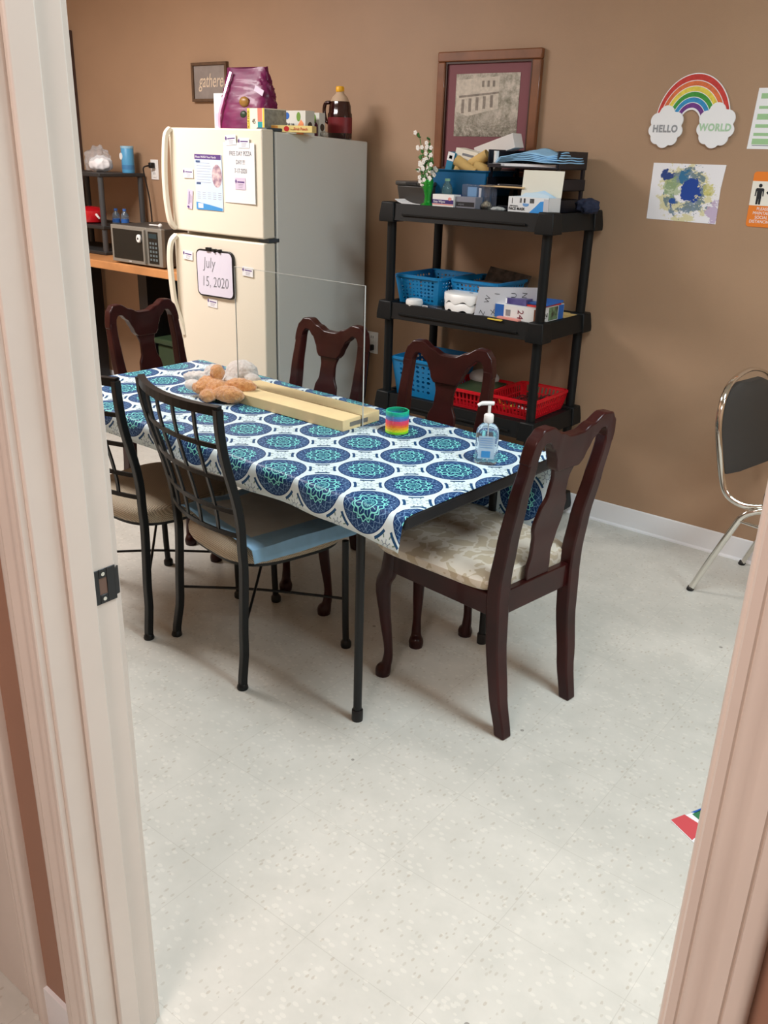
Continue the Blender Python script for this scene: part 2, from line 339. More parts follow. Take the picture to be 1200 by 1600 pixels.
# ------------------------------------------------------------------ refrigerator
FX0, FX1, FY0, FYB, FYK = -3.655, -3.025, 2.97, 3.055, 3.70
fr = thing('refrigerator', 'almond top-freezer refrigerator covered in papers and magnets', 'refrigerator', (0, 0, 0))
b = BM(); prism(b, [(FYB, .03), (FYK, .03), (FYK, 1.642), (FYB, 1.668)], FX0, FX1, 'x'); obj('cabinet', b, m_fridgeside, fr, bevel=.006)
obj('base_grille', bx(FX0+.01, FX1-.01, FYB-.03, FYB+.02, 0, .09), m_gasket, fr)
def fdoor(name, z0, z1):
    b = BM(); n = 8; pts = []
    for k in range(n+1):
        t_ = k/n; pts.append((FX0+(FX1-FX0)*t_, FY0-.006*(1-(2*t_-1)**2)))
    pts += [(FX1, FYB-.012), (FX0, FYB-.012)]
    prism(b, pts, z0, z1); d = obj(name, b, m_fridge, fr, bevel=.007, seg=3)
    obj('gasket', bx(FX0+.01, FX1-.01, FYB-.012, FYB, z0+.01, z1-.01), m_gasket, d); return d
dz = fdoor('freezer_door', 1.214, 1.676); dm = fdoor('fridge_door', .10, 1.196)
obj('hinge', bx(FX1-.06, FX1+.004, FYB-.06, FYB+.01, 1.197, 1.213), m_gasket, fr)
obj('hinge_cap', bx(FX1-.07, FX1-.005, FYB-.05, FYB+.05, 1.668, 1.682), m_gasket, fr, bevel=.004)
for d, z0, z1 in ((dz, 1.222, 1.672), (dm, .70, 1.188)):
    zz = [z0, z0+.03, z0+.12, (z0+z1)/2, z1-.12, z1-.03, z1] if d is dz else [z0, z0+.06, z0+.16, (z0+z1)/2+.05, z1-.1, z1-.03, z1]
    yy = [-.004, -.03, -.036, -.036, -.034, -.028, -.004] if d is dz else [0, -.008, -.026, -.036, -.038, -.03, -.004]
    xx = [.012, .008, -.004, -.008, -.002, .008, .014] if d is dz else [.03, .02, .0, -.004, -.004, .004, .014]
    obj('handle', tube(BM(), spl([(FX0+.008+a, FY0+b_, c_) for a, b_, c_ in zip(xx, yy, zz)], 6), 1, sec=[(-.013, -.009), (.009, -.011), (.013, 0), (.009, .011), (-.013, .009)]), m_fridge, d, smooth=True)
FF = FY0-.0075   # front face plane for things stuck on
m_cardink = M('card small print', (150, 140, 165), .6)
def card(x, z, label, ang=0, mat=None, w=.07, h=.042, ty=0):
    t = thing('magnet_card', label, 'magnet', (x, FF-ty, z), rot=(0, R(ang), 0), group=None)
    obj('card', bx(-w/2, w/2, -.0012, 0, -h/2, h/2), mat or m_paper, t)
    p = BM(); pts = [(-w*.42+.007*a, h*.18+.009*b) for a, b in ((0, -1), (.8, -.2), (.6, .5), (0, 1.1), (-.6, .5), (-.8, -.2))]
    prism(p, pts, -.0018, -.0012, 'y'); obj('logo', p, m_purple, t)
    q = BM(); box(q, -w*.28, w*.4, -.0016, -.0012, h*.08, h*.2); obj('print', q, m_purple, t)
    q = BM()
    for a in (-.08, -.2, -.34): box(q, -w*.18, w*(.3+a*.3), -.0015, -.0012, h*a, h*a+.0016)
    obj('print', q, m_cardink, t)
card(-3.515, 1.478, 'white business-card magnet left of the hand hygiene flyer')
card(-3.213, 1.628, 'white business-card magnet overlapping the top left of the pizza notice', -4, ty=.002)
card(-3.13, 1.617, 'white business-card magnet holding the top of the pizza notice', 0, ty=.0022)
card(-3.158, 1.446, 'lilac business-card magnet on the pizza notice', 0, m_lilac, .066, .05, ty=.002)
card(-3.512, 1.362, 'lilac magnet turned sideways below left of the flyer', -82, m_lilac, .086, .038)
card(-3.548, 1.10, 'white business-card magnet left of the small whiteboard', 3)
card(-3.128, 1.062, 'white business-card magnet right of the small whiteboard', 2)
card(-3.383, .888, 'white business-card magnet under the small whiteboard', 3)
# pizza notice
t = thing('paper_notice', 'white free pizza day notice on the freezer door', 'paper', (-3.165, FF, 1.49))
obj('sheet', bx(-.1, .1, -.0012, 0, -.128, .128), m_paper, t)
for s, z, sz in (('FREE DAY PIZZA', .082, .027), ('DAY !!!', .046, .026), ('7-17-2020', .009, .027)): text(s, sz, (.01, -.0014, z), m_grey, t, sx=.72, bold=.0003)
# hygiene flyer
t = thing('flyer', 'blue and white hygiene flyer with purple heading on freezer', 'flyer', (-3.372, FF, 1.442))
obj('sheet', bx(-.093, .093, -.0012, 0, -.122, .122), M('pale blue flyer paper', (205, 226, 244), .6), t)
obj('heading', bx(-.093, .088, -.0016, -.0012, .1, .122), m_purple, t); text('Please WASH Your Hands', .013, (-.015, -.0018, .11), m_paper, t)
obj('round_picture', prism(BM(), [(.058+.034*cos(a*pi/12), .03+.05*sin(a*pi/12)) for a in range(24)], -.0016, -.0012, 'y'), M('flyer photo of hands', (230, 205, 205), .6, c2=(150, 120, 140), nscale=40), t)
q = BM()
for k in range(8): box(q, -.08, .01+.006*(k % 3), -.0015, -.0012, .083-.012*k, .0845-.012*k)
for k in range(5):
    for j in range(4): box(q, -.082+.036*k, -.06+.036*k, -.0015, -.0012, -.045-.009*j, -.0435-.009*j)
obj('print', q, m_cardink, t)
for z in (.086, -.01): obj('print', bx(-.085, -.055, -.0016, -.0012, z, z+.009), M('slate heading', (70, 90, 130), .6), t)
q = BM(); prism(q, [(-.093, -.122), (.088, -.122), (.088, -.11), (.0, -.098), (-.093, -.088)], -.0016, -.0012, 'y'); obj('footer', q, M('sky blue print', (70, 150, 215), .5), t)
obj('logo', bx(-.08, -.045, -.0019, -.0016, -.115, -.094), m_paper, t)
# whiteboard
t = thing('whiteboard', 'small magnetic whiteboard with a handwritten july date', 'whiteboard', (-3.345, FF, 1.03), rot=(0, R(-.6), 0))
def rrect(w, h, r, n=5):
    return [(sx*(w/2-r)+r*cos(a), sy*(h/2-r)+r*sin(a)) for sx, sy, a0 in ((1, 1, 0), (-1, 1, pi/2), (-1, -1, pi), (1, -1, 3*pi/2)) for a in [a0+pi/2*k/n for k in range(n+1)]]
obj('frame', prism(BM(), rrect(.262, .222, .03), -.012, 0, 'y'), m_black, t, bevel=.003)
obj('writing_surface', prism(BM(), rrect(.246, .206, .024), -.0126, -.011, 'y'), M('glossy whiteboard', (226, 222, 238), .2), t)
text('July', .074, (-.035, -.0131, .048), m_grey, t, 'handwriting', shear=.15, sx=.8, bold=-.001); text('15, 2020', .07, (.0, -.0131, -.04), m_grey, t, 'handwriting', shear=.12, sx=.78, bold=-.001)
q = BM(); box(q, -.05, -.02, -.02, -.004, .104, .122); obj('eraser', q, m_black, t, bevel=.002)
obj('marker', tube(BM(), [(-.01, -.012, .113), (.055, -.012, .11)], .005), m_black, t)
for xq in (.01, .045): obj('clip', bx(xq-.005, xq+.005, -.02, -.003, .1, .118), m_black, t, bevel=.002)

# ---- on top of the fridge
def ftop(y): return 1.668-(y-FYB)*.0403 if y > FYB else 1.676
def carton(name, label, cat, loc, w, d, h, mats, rz=0, faces=None, bevel=.001, group=None, rot=None):
    t = thing(name, label, cat, loc, rz, group, rot=rot)
    obj('carton', bx(-w/2, w/2, -d/2, d/2, 0, h), mats, t, bevel=bevel); return t
t = carton('box', 'tall white box standing behind the purple bag', 'box', (-3.565, 3.24, ftop(3.27)), .07, .05, .178, m_white)
obj('print', bx(-.028, -.0, -.0258, -.025, .03, .09), m_lilac, t)
# purple snack bag
m_bag = M('glossy magenta foil', (118, 18, 78), .4, coat=.1, spec=.45, c2=(96, 14, 68), nscale=12)
def bagmesh(w, d, h, seed, nz=26, nt=48, tf=None, crump=.012):
    rnd = random.Random(seed); ph = [(rnd.uniform(0, 6.28), rnd.randint(2, 9), rnd.uniform(5, 40)) for _ in range(9)]
    rs = []
    for i in range(nz+1):
        t_ = i/nz; ww, dd, ox, zz = tf(t_)
        r = []
        for k in range(nt):
            a = 2*pi*k/nt; cx_ = abs(cos(a))**.55*(1 if cos(a) > 0 else -1); sy_ = abs(sin(a))**.8*(1 if sin(a) > 0 else -1)
            q = sum(abs(sin(n_*a+p_+z_*t_)) for p_, n_, z_ in ph)/9-.6
            m_ = 1+crump/.05*q*(.4+t_*.8)*.5
            r.append((ox+w/2*ww*cx_*m_, d/2*dd*sy_*m_, h*zz+(.03*sin(2*a+ph[0][0])+.02*sin(5*a))*max(0, t_-.75)*4*h*.35))
        rs.append(r)
    return rings(BM(), rs)
t = thing('snack_bag', 'large shiny purple snack bag slumped on the fridge', 'bag', (-3.405, 3.26, ftop(3.33)), R(6))
obj('bag', bagmesh(.31, .17, .29, 3, crump=.03, tf=lambda t_: (1-.1*t_-.45*max(0, t_-.62)+.5*max(0, t_-.93), 1-.78*t_**1.5, .004*t_-.02*max(0, t_-.7), t_)), m_bag, t, smooth=True)
q = BM(); tube(q, spl([(-.12, -.075, .01), (-.115, -.081, .08), (-.1, -.073, .14), (-.085, -.06, .2), (-.07, -.04, .27)], 8), 1, sec=[(-.006, -.002), (.006, -.002), (.006, .002), (-.006, .002)])
obj('seam', q, M('silver foil seam', (240, 190, 220), .2, metal=.3), t, smooth=True)
for a in ((.03, -.078, .14, .03, m_yellow), (.03, -.084, .085, .022, M('dark green print', (40, 60, 40), .4)), (.075, -.07, .1, .028, M('snack print brown', (110, 70, 60), .4))):
    q = BM(); ball(q, (a[0], a[1]+.012, a[2]), a[3], (1, .45, .8), sub=2); obj('print', q, M('muted snack print', (150, 110, 50), .35) if a[4] is m_yellow else a[4], t, smooth=True)
obj('label', bx(-.01, .045, -.055, -.053, .205, .23, mat=Matrix.Rotation(.45, 4, 'Y')), m_lilac, t)
# value size box
t = carton('food_box', 'cream and yellow value size box beside the purple bag', 'box', (-3.147, 3.125, ftop(3.19)), .108, .14, .1, M('cream carton', (240, 234, 214), .5), faces=None)
obj('print', bx(-.0545, -.038, -.0708, -.07, 0, .1), m_yellow, t); obj('print', bx(.012, .04, -.0708, -.07, .045, .1), M('coral print', (235, 130, 110), .5), t); obj('print', bx(.012, .04, -.0708, -.07, 0, .044), m_teal, t)
obj('print', bx(.0545, .0552, -.068, .068, .004, .096), M('grey carton side', (150, 150, 142), .6, noise=.2, nscale=60), t)
obj('print', bx(.044, .0535, -.0708, -.07, 0, .1), m_yellow, t)
text('VALUE PACK', .014, (-.0465, -.0712, .05), m_ink, t, rot=(pi/2, -pi/2, 0)); text('45', .03, (-.012, -.0712, .045), m_ink, t, rot=(pi/2, 0, 0), sx=.7)
# flat yellow box overhanging the edge
t = carton('candy_box', 'flat yellow and red candy box overhanging the fridge edge', 'box', (-3.045, 3.175, ftop(3.06)), .215, .09, .028, M('pale yellow carton', (248, 226, 150), .45), rz=R(30))
obj('print', bx(-.1, -.05, -.0458, -.045, .004, .025), M('orange print', (245, 170, 80), .5), t)
obj('logo', prism(BM(), [(-.01+.012*cos(a*pi/8), .014+.011*sin(a*pi/8)) for a in range(16)], -.0462, -.045, 'y'), m_redp, t)
text('Fruit Punch', .017, (.055, -.0458, .014), m_redp, t, sx=.8); text('fruit snacks', .01, (.018, -.0458, .012), m_cardb, t, sx=.5)
# squeeze pouch boxes
def pouchbox(loc, label, rz, pm, w=.16, dd=.06):
    t = carton('food_box', label, 'box', loc, w, dd, .108, M('white grey carton', (214, 214, 206), .5), rz=rz)
    obj('logo', prism(BM(), [(-w*.32+.018*cos(a*pi/8), .086+.015*sin(a*pi/8)) for a in range(16)], -dd/2-.0008, -dd/2, 'y'), m_bluep, t)
    obj('print', prism(BM(), [(w*.2+.013*cos(a*pi/8), .082+.02*sin(a*pi/8)) for a in range(16)], -dd/2-.0008, -dd/2, 'y'), M('leaf green print', (110, 150, 60), .5), t)
    obj('print', prism(BM(), [(w*.1, .0), (w*.42, 0), (w*.42, .055), (w*.3, .07), (w*.14, .04)], -dd/2-.0008, -dd/2, 'y'), pm, t)
    obj('print', prism(BM(), [(.014*cos(a*pi/8), .045+.016*sin(a*pi/8)) for a in range(16)], w/2, w/2+.0008, 'x'), M('dark fruit print', (70, 60, 50), .5), t)
    text('fruit cup', .02, (-w*.16, -dd/2-.001, .05), m_ink, t, sx=.8); return t
pouchbox((-3.135, 3.32, ftop(3.36)), 'white carton with orange fruit picture and blue round logo', R(-2), M('peach print', (240, 150, 100), .5), .15)
pouchbox((-3.13, 3.42, ftop(3.46)), 'small grey carton with plum picture beside the juice bottle', R(-2), M('plum print', (90, 40, 60), .5), .11, .04)
# juice bottle
t = thing('juice_bottle', 'big brown juice bottle with yellow cap on the fridge', 'bottle', (-3.088, 3.56, ftop(3.6)), R(8))
m_juice = M('dark juice in bottle', (46, 14, 10), .12, coat=.6)
pr = [(.045, 0), (.052, .006), (.052, .12), (.05, .125), (.052, .13), (.05, .165)]
jb = lathe(BM(), [(.05, 0), (.056, .006), (.056, .115), (.052, .122), (.05, .15), (.044, .17)], sx=1.15, sy=.8); obj('body', jb, m_juice, t, smooth=True)
obj('neck', lathe(BM(), [(.044, .17), (.035, .19), (.02, .205), (.017, .222)], sx=1.1, sy=.85), M('hazy clear plastic', (190, 165, 140), .3), t, smooth=True)
obj('cap', lathe(BM(), [(.019, .212), (.02, .216), (.02, .232), (.017, .236)]), M('yellow cap', (240, 178, 30), .4), t, smooth=True)
obj('handle', tube(BM(), spl([(-.045, -.02, .165), (-.07, -.02, .16), (-.078, -.02, .13), (-.07, -.02, .09), (-.055, -.02, .075)], 6), .009), m_juice, t, smooth=True)
obj('label', lathe(BM(), [(.0566, .03), (.0566, .1)], sx=1.15, sy=.8, cap=False), M('maroon label', (120, 34, 40), .4), t, smooth=True)
# crumpled clear wrapper
def crumple(name, label, cat, loc, s, mat, seed, squash=(1, 1, 1), amp=.35, sub=4):
    b = BM(); ball(b, (0, 0, 0), 1, sub=sub); rnd = random.Random(seed); ds = [(Vector((rnd.gauss(0, 1), rnd.gauss(0, 1), rnd.gauss(0, 1))).normalized(), rnd.uniform(-.9, .9)) for _ in range(26)]
    for v in b.verts:
        p = v.co.normalized(); k = 1
        for d, c_ in ds: k -= amp*.12*abs(max(-.4, min(.4, (p.dot(d)-c_)*2.2)))
        k += .06*sin(9*p.x+seed)*cos(8*p.y)
        v.co = Vector((p.x*k*s*squash[0], p.y*k*s*squash[1], p.z*k*s*squash[2]))
    mz = min(v.co.z for v in b.verts)*.85
    for v in b.verts: v.co.z = max(v.co.z, mz)-mz
    return tag(obj(name, b, mat, loc=loc, smooth=True), label, cat)
crumple('plastic_wrapper', 'crumpled clear wrapper at the foot of the juice bottle', 'wrapper', (-3.06, 3.415, ftop(3.43)), .03, M('foggy wrapper', (190, 186, 176), .2, alpha=.8), 4, (1.1, .9, .8))

# ------------------------------------------------------------------ counter with microwave and rack
ct = thing('counter', 'honey wood counter under the microwave left of the fridge', 'counter', (0, 0, 0))
obj('worktop', bx(-5.45, -3.69, 3.2, 3.72, .915, .96), m_wood, ct, bevel=.004)
obj('leg', bx(-4.44, -4.36, 3.32, 3.7, 0, .915), m_black, ct); obj('leg', bx(-3.78, -3.72, 3.26, 3.7, 0, .915), m_black, ct); obj('leg', bx(-5.4, -5.34, 3.26, 3.7, 0, .915), m_black, ct)
t = thing('storage_tote', 'dark green tote stored on the floor under the counter', 'storage bin', (-4.05, 3.5, 0))
m_tote = M('dark green plastic', (44, 62, 40), .5)
obj('tub', prism(BM(), [(-.26, 0), (.26, 0), (.28, .5), (-.28, .5)], -.16, .16, 'y'), m_tote, t, bevel=.02); obj('lid', bx(-.29, .29, -.175, .175, .5, .535), m_tote, t, bevel=.01)
# microwave
t = thing('microwave', 'stainless microwave with dark glass door on the counter', 'microwave', (-4.29, 3.22, .96))
mw = .225; m_mwglass = M('dark microwave glass', (30, 32, 30), .2)
obj('housing', bx(-mw, mw, .02, .34, .01, .212), M('dark steel housing', (90, 88, 84), .4, metal=.6), t, bevel=.004)
d = obj('door', bx(-mw, .095, -.005, .02, .01, .212), m_steel, t, bevel=.003); obj('window', bx(-mw+.02, .07, -.007, -.004, .03, .192), m_mwglass, d)
d = obj('control_panel', bx(.097, mw, -.005, .02, .01, .212), m_steel, t, bevel=.003); obj('keypad', bx(.112, .195, -.007, -.004, .025, .195), m_mwglass, d)
obj('display', bx(.12, .187, -.008, -.006, .16, .185), M('dim display', (40, 60, 66), .2), d); q = BM()
for r__ in range(5):
    for c__ in range(3): box(q, .123+.024*c__, .138+.024*c__, -.008, -.0065, .04+.022*r__, .052+.022*r__)
obj('button', q, M('grey keys', (96, 108, 112), .5), d)
d = obj('handle', bx(.078, .092, -.022, -.004, .02, .202), m_steel, t, bevel=.004)
text('Chef', .012, (-.06, -.0076, .02), m_paper, t)
for xx in (-.2, .2):
    for yy in (.04, .31): obj('foot', lathe(BM(), [(.012, 0), (.012, .011)], n=10), m_black, t, loc=(xx, yy, 0))
t = tag(obj('kitchen_timer', prism(BM(), [(.017*cos(a*pi/10), .022*sin(a*pi/10)) for a in range(20)], -.014, 0, 'y'), m_white, loc=(-4.25, 3.213, 1.112), bevel=.003), 'small oval white timer stuck on the microwave door', 'timer')
obj('dial', prism(BM(), [(.006*cos(a*pi/8), .006*sin(a*pi/8)) for a in range(16)], -.0155, -.013, 'y'), m_ink, t)
tag(obj('plastic_spoon', tube(BM(), spl([(-.05, 0, .008), (0, .01, .008), (.035, .0, .009), (.06, -.005, .01)], 5), [.004]*10+[.006, .01, .012, .012, .01, .004], n=8), m_white, loc=(-4.22, 3.30, 1.172), smooth=True), 'white plastic utensil lying on top of the microwave', 'utensil')
# rack on counter
rk = thing('counter_rack', 'dark plastic rack standing on the counter against the wall', 'rack', (-5.115, 3.545, .96))
m_rack = M('dark grey plastic', (66, 68, 70), .5)
for z in (.0, .15, .45):
    obj('shelf', bx(-.3, .3, -.165, .165, z, z+.022), M('dark rack shelf', (46, 46, 46), .5), rk, bevel=.005)
for sx in (-1, 1):
    for sy in (-1, 1):
        for z0, z1 in ((.022, .15), (.172, .45)): obj('post', tube(BM(), [(sx*.28, sy*.145, z0), (sx*.28, sy*.145, z1)], .017, n=14), m_rack, rk, smooth=True)
RT = .96+.472
# bag on rack
t = crumple('plastic_bag', 'crumpled clear plastic bag of items on the counter rack', 'bag', (-5.03, 3.53, RT), .2, m_film, 11, (1.1, .7, .85), .5)
c_ = crumple('napkin_pack', 'pack of napkins inside the clear plastic bag', 'napkins', (-5.0, 3.53, RT+.004), .12, m_paper, 5, (1, .8, .6), .3)
t = thing('canister', 'tall light blue canister on the rack beside the bag', 'canister', (-4.878, 3.64, RT))
obj('body', lathe(BM(), [(.037, 0), (.038, .003), (.038, .142), (.036, .145)]), M('sky blue canister', (86, 160, 205), .4), t, smooth=True); obj('lid', lathe(BM(), [(.039, .14), (.039, .152), (.036, .154)]), M('pale blue lid', (150, 195, 220), .4), t, smooth=True)
obj('label', prism(BM(), [(-.014+.015*cos(a*pi/10), .095+.02*sin(a*pi/10)) for a in range(20)], -.0395, -.03, 'y'), m_white, t)
obj('band', lathe(BM(), [(.0384, .02), (.0384, .045)], cap=False), M('teal band', (70, 130, 180), .4), t, smooth=True)
for k, x in enumerate((-4.885, -4.825)):
    t = thing('water_bottle', 'small clear water bottle on the rack shelf, '+('nearer the red pan' if k == 0 else 'nearer the wall outlet'), 'bottle', (x+.01, 3.52+.02*k, .96+.172), 0, 'small water bottles on the rack')
    obj('body', lathe(BM(), [(.022, 0), (.024, .004), (.024, .035), (.022, .04), (.024, .045), (.022, .062), (.01, .078), (.01, .084)], n=16), M('clear bottle', (170, 205, 235), .1, trans=.8, alpha=.7), t, smooth=True)
    obj('cap', lathe(BM(), [(.011, .082), (.011, .095)], n=12), M('blue cap', (60, 110, 190), .4), t, smooth=True); obj('label', lathe(BM(), [(.0245, .014), (.0245, .036)], n=16, cap=False), m_bluep, t, smooth=True)
t = thing('pan', 'red pan with white handle on the rack shelf', 'pan', (-5.07, 3.47, 1.132))
obj('bowl', lathe(BM(), [(.07, 0), (.09, .01), (.1, .05), (.095, .075), (.06, .095), (.02, .1)]), M('red enamel', (190, 24, 34), .25, coat=.4), t, smooth=True); obj('handle', tube(BM(), [(.09, -.02, .055), (.16, -.05, .04)], [.008, .006]), m_white, t, smooth=True)
# ------------------------------------------------------------------ outlets and cords
def outlet(loc, label):
    t = thing('outlet', label, 'outlet', loc)
    obj('plate', bx(-.036, .036, -.006, 0, -.058, .058), m_white, t, bevel=.004)
    for z in (.026, -.026):
        p = obj('receptacle', bx(-.017, .017, -.009, -.005, z-.019, z+.019), m_white, t, bevel=.004)
        q = BM(); box(q, -.008, -.005, -.0095, -.0088, z-.002, z+.011); box(q, .005, .008, -.0095, -.0088, z-.002, z+.011); obj('slot', q, m_ink, p)
    return t
outlet((-4.74, WY, 1.455), 'white wall outlet above the microwave, left of fridge')
outlet((-2.988, WY, .645), 'white wall outlet low between fridge and black shelf')
def cord(label, pts, plug, r=.0045, mat=m_black):
    t = thing('power_cord', label, 'cord', plug)
    p = Vector(plug); obj('cable', tube(BM(), spl([Vector(q)-p for q in pts], 8), r, n=8), mat, t, smooth=True)
    obj('plug', bx(-.014, .014, -.032, 0, -.016, .016), m_black, t, bevel=.005); return t
cord('black microwave cord hanging from the upper wall outlet', [(-4.75, WY-.035, 1.478), (-4.762, WY-.07, 1.465), (-4.768, WY-.06, 1.41), (-4.752, WY-.05, 1.30), (-4.74, WY-.05, 1.2), (-4.73, WY-.05, 1.05), (-4.65, WY-.04, .98)], (-4.74, WY-.0095, 1.48))
cord('black fridge cord plugged in the outlet beside the fridge', [(-2.985, WY-.035, .60), (-2.99, WY-.04, .52), (-3.0, WY-.04, .42), (-3.02, WY-.03, .33), (-3.06, WY-.03, .25)], (-2.985, WY-.0095, .622))
tag(obj('cord_tag', bx(-.007, .007, -.003, 0, -.05, .05), m_white, loc=(-3.0, WY-.036, .575), rot=(0, .05, 0), bevel=.001), 'long white tag hanging beside the fridge plug', 'tag')

# ------------------------------------------------------------------ wall pieces
t = thing('wall_sign', 'small framed grey sign with script word gathered', 'sign', (-4.195, WY, 1.932))
obj('board', bx(-.135, .135, -.012, 0, -.09, .09), M('grey wood board', (140, 130, 124), .7, noise=.1, nscale=14), t)
fb = BM(); [box(fb, *a) for a in ((-.145, .145, -.022, 0, .085, .1), (-.145, .145, -.022, 0, -.1, -.085), (-.145, -.13, -.022, 0, -.085, .085), (.13, .145, -.022, 0, -.085, .085))]
obj('frame', fb, M('weathered brown frame', (92, 68, 48), .7, noise=.2), t, bevel=.001)
text('gathered', .1, (.025, -.0125, .005), M('cream lettering', (214, 194, 170), .6), t, shear=.3, sx=.66, bold=.0002)
t = thing('framed_picture', 'wood framed house picture with burgundy mat above black shelf', 'picture', (-2.36, WY, 1.76))
hw, zt, zb = .268, .266, -.268
m_oak = M('brown oak frame', (122, 74, 44), .4, noise=.2, nscale=8, coat=.2)
for a in ((-hw, hw, zt-.042, zt), (-hw, hw, zb, zb+.042), (-hw, -hw+.042, zb+.042, zt-.042), (hw-.042, hw, zb+.042, zt-.042)): obj('frame_rail', bx(a[0], a[1], -.028, 0, a[2], a[3]), m_oak, t, bevel=.005)
fb = BM(); i = hw-.042
for a in ((-i, i, zt-.05, zt-.042), (-i, i, zb+.042, zb+.05), (-i, -i+.008, zb+.05, zt-.05), (i-.008, i, zb+.05, zt-.05)): box(fb, a[0], a[1], -.02, 0, a[2], a[3])
obj('inner_frame', fb, M('dark brown liner', (60, 34, 24), .4), t)
obj('mat_board', bx(-.22, .22, -.01, 0, -.22, .22), M('burgundy mat board', (124, 70, 78), .6), t)
m_art = M('faded garden print', (186, 172, 158), .6); n = NB(m_art); g = n.tc(); x, y, z = n.sep(g)
a1 = n.noise(g, 22, 8, .75)[0]; cc = n.mix(n.ramp(a1, .35, .62), (112, 110, 92), (206, 196, 184)); low = n.ramp(z, .04, -.08)
cc = n.mix(n.m2('MULTIPLY', n.ramp(n.noise(g, 40, 6, .8)[0], .42, .6), low), cc, (96, 88, 74)); n.col(cc)
obj('print', bx(-.17, .164, -.0115, 0, -.085, .175), m_art, t)
m_ap = M('pale house print', (200, 190, 176), .6, noise=.12, nscale=60); m_ad = M('grey window print', (138, 128, 118), .6, noise=.2, nscale=60)
q = BM(); prism(q, [(-.165, .15), (.06, .162), (.06, .03), (.0, .02), (-.1, .0), (-.165, .02)], -.0119, -.011, 'y'); obj('print', q, m_ap, t)
q = BM()
for k in range(5): box(q, -.135+.038*k, -.12+.038*k, -.0123, -.0118, .012+.006*k, .07+.004*k)
for k in range(3): box(q, -.03+.028*k, -.018+.028*k, -.0123, -.0118, .12, .145)
prism(q, [(-.15, .085), (.06, .1), (.06, .092), (-.15, .076)], -.0123, -.0118, 'y'); obj('print', q, m_ad, t)
# rainbow
t = thing('rainbow_cutout', 'paper rainbow with two clouds painted hello world', 'wall decoration', (-1.413, WY, 1.735))
def arch(bm, o, i, y0, y1, n=36):
    rs = []
    for k in range(n+1):
        a = pi*k/n; c1, s1 = cos(a), sin(a)
        rs.append([(-o[0]*c1+o[2], y0, o[1]*s1), (-o[0]*c1+o[2], y1, o[1]*s1), (-i[0]*c1+i[2], y1, i[1]*s1), (-i[0]*c1+i[2], y0, i[1]*s1)])
    return rings(bm, rs)
E_ = [(.147-.0172*k, .177-.0195*k-(.004 if k else 0), -.0012*k) for k in range(7)]
obj('arch_card', arch(BM(), (.1495, .1795, 0), (.041, .05, -.008), -.006, -.002), m_paper, t)
for k, c_ in enumerate(((196, 62, 56), (216, 112, 66), (226, 206, 82), (66, 150, 62), (52, 142, 196), (112, 58, 134))):
    e0, e1 = E_[k], E_[k+1]; obj('stripe', arch(BM(), (e0[0]-.001, e0[1]-.001, e0[2]), (e1[0]+.0018, e1[1]+.0018, e1[2]), -.0066, -.0055), M('painted stripe %d' % k, c_, .7, noise=.12, nscale=80), t)
def cloud(cx, cz, s, word, mat):
    b = BM(); pts = []
    L = [(0, .062, .036), (.045, .035, .035), (.052, -.01, .03), (.032, -.042, .03), (-.004, -.052, .032), (-.036, -.038, .03), (-.052, -.008, .028), (-.04, .032, .034)]
    n = 90
    for k in range(n):
        a = 2*pi*k/n; d = Vector((cos(a), sin(a))); best = .03
        for x, z, r in L:
            c_ = Vector((x, z)); bq = d.dot(c_); disc = bq*bq-c_.dot(c_)+r*r
            if disc > 0: best = max(best, bq+sqrt(disc))
        pts.append((cx+d.x*best*s, cz+d.y*best*s))
    o = obj('cloud', prism(b, pts, -.012, -.0065, 'y'), m_paper, t)
    text(word, .036, (cx, -.0124, cz-.002), mat, o, sx=.88, bold=.0016, space=1.1)
cloud(-.101, -.018, .86, 'HELLO', M('grey glitter paint', (150, 152, 156), .7)); cloud(.098, -.012, .9, 'WORLD', M('pale green paint', (172, 204, 172), .7))
# child painting
m_paint = M('child painting', (236, 234, 238), .6); n = NB(m_paint); g = n.tc(); x, y, z = n.sep(g); ns = n.noise(n.mapv(g, (1, 1, 1.6), (0, .5, 0)), 13, 6, .75); nn = n.sep(ns[1]); x = n.m2('ADD', x, n.m2('MULTIPLY', n.m2('SUBTRACT', nn[0], .5), .11)); z = n.m2('ADD', z, n.m2('MULTIPLY', n.m2('SUBTRACT', nn[1], .5), .10))
def blob(cx, cz, rr, amp=.05):
    dx = n.m2('SUBTRACT', x, cx); dz = n.m2('SUBTRACT', z, cz); d = n.m2('SQRT', n.m2('ADD', n.m2('MULTIPLY', dx, dx), n.m2('MULTIPLY', dz, dz)))
    return n.m2('LESS_THAN', n.m2('ADD', d, n.m2('MULTIPLY', n.m2('SUBTRACT', ns[0], .5), amp)), rr)
cc = n.mix(0, (236, 234, 238), (0, 0, 0))
rr_ = n.m2('SQRT', n.m2('ADD', n.m2('MULTIPLY', x, x), n.m2('MULTIPLY', z, z)))
wet = n.m2('MULTIPLY', n.band(n.m2('ADD', rr_, n.m2('MULTIPLY', nn[0], .12)), .105, .15), n.m2('GREATER_THAN', nn[1], .47))
cc = n.mix(n.m2('MULTIPLY', n.m2('MULTIPLY', n.band(n.m2('ADD', rr_, n.m2('MULTIPLY', nn[1], .1)), .09, .165), n.m2('GREATER_THAN', nn[2], .5)), .6), cc, (206, 196, 96))
cc = n.mix(n.m2('MULTIPLY', wet, .8), cc, (52, 100, 128))
cc = n.mix(n.m2('MULTIPLY', blob(-.06, .02, .035, .12), .7), cc, (150, 172, 110)); cc = n.mix(n.m2('MULTIPLY', blob(.095, .02, .025, .1), .7), cc, (196, 190, 90))
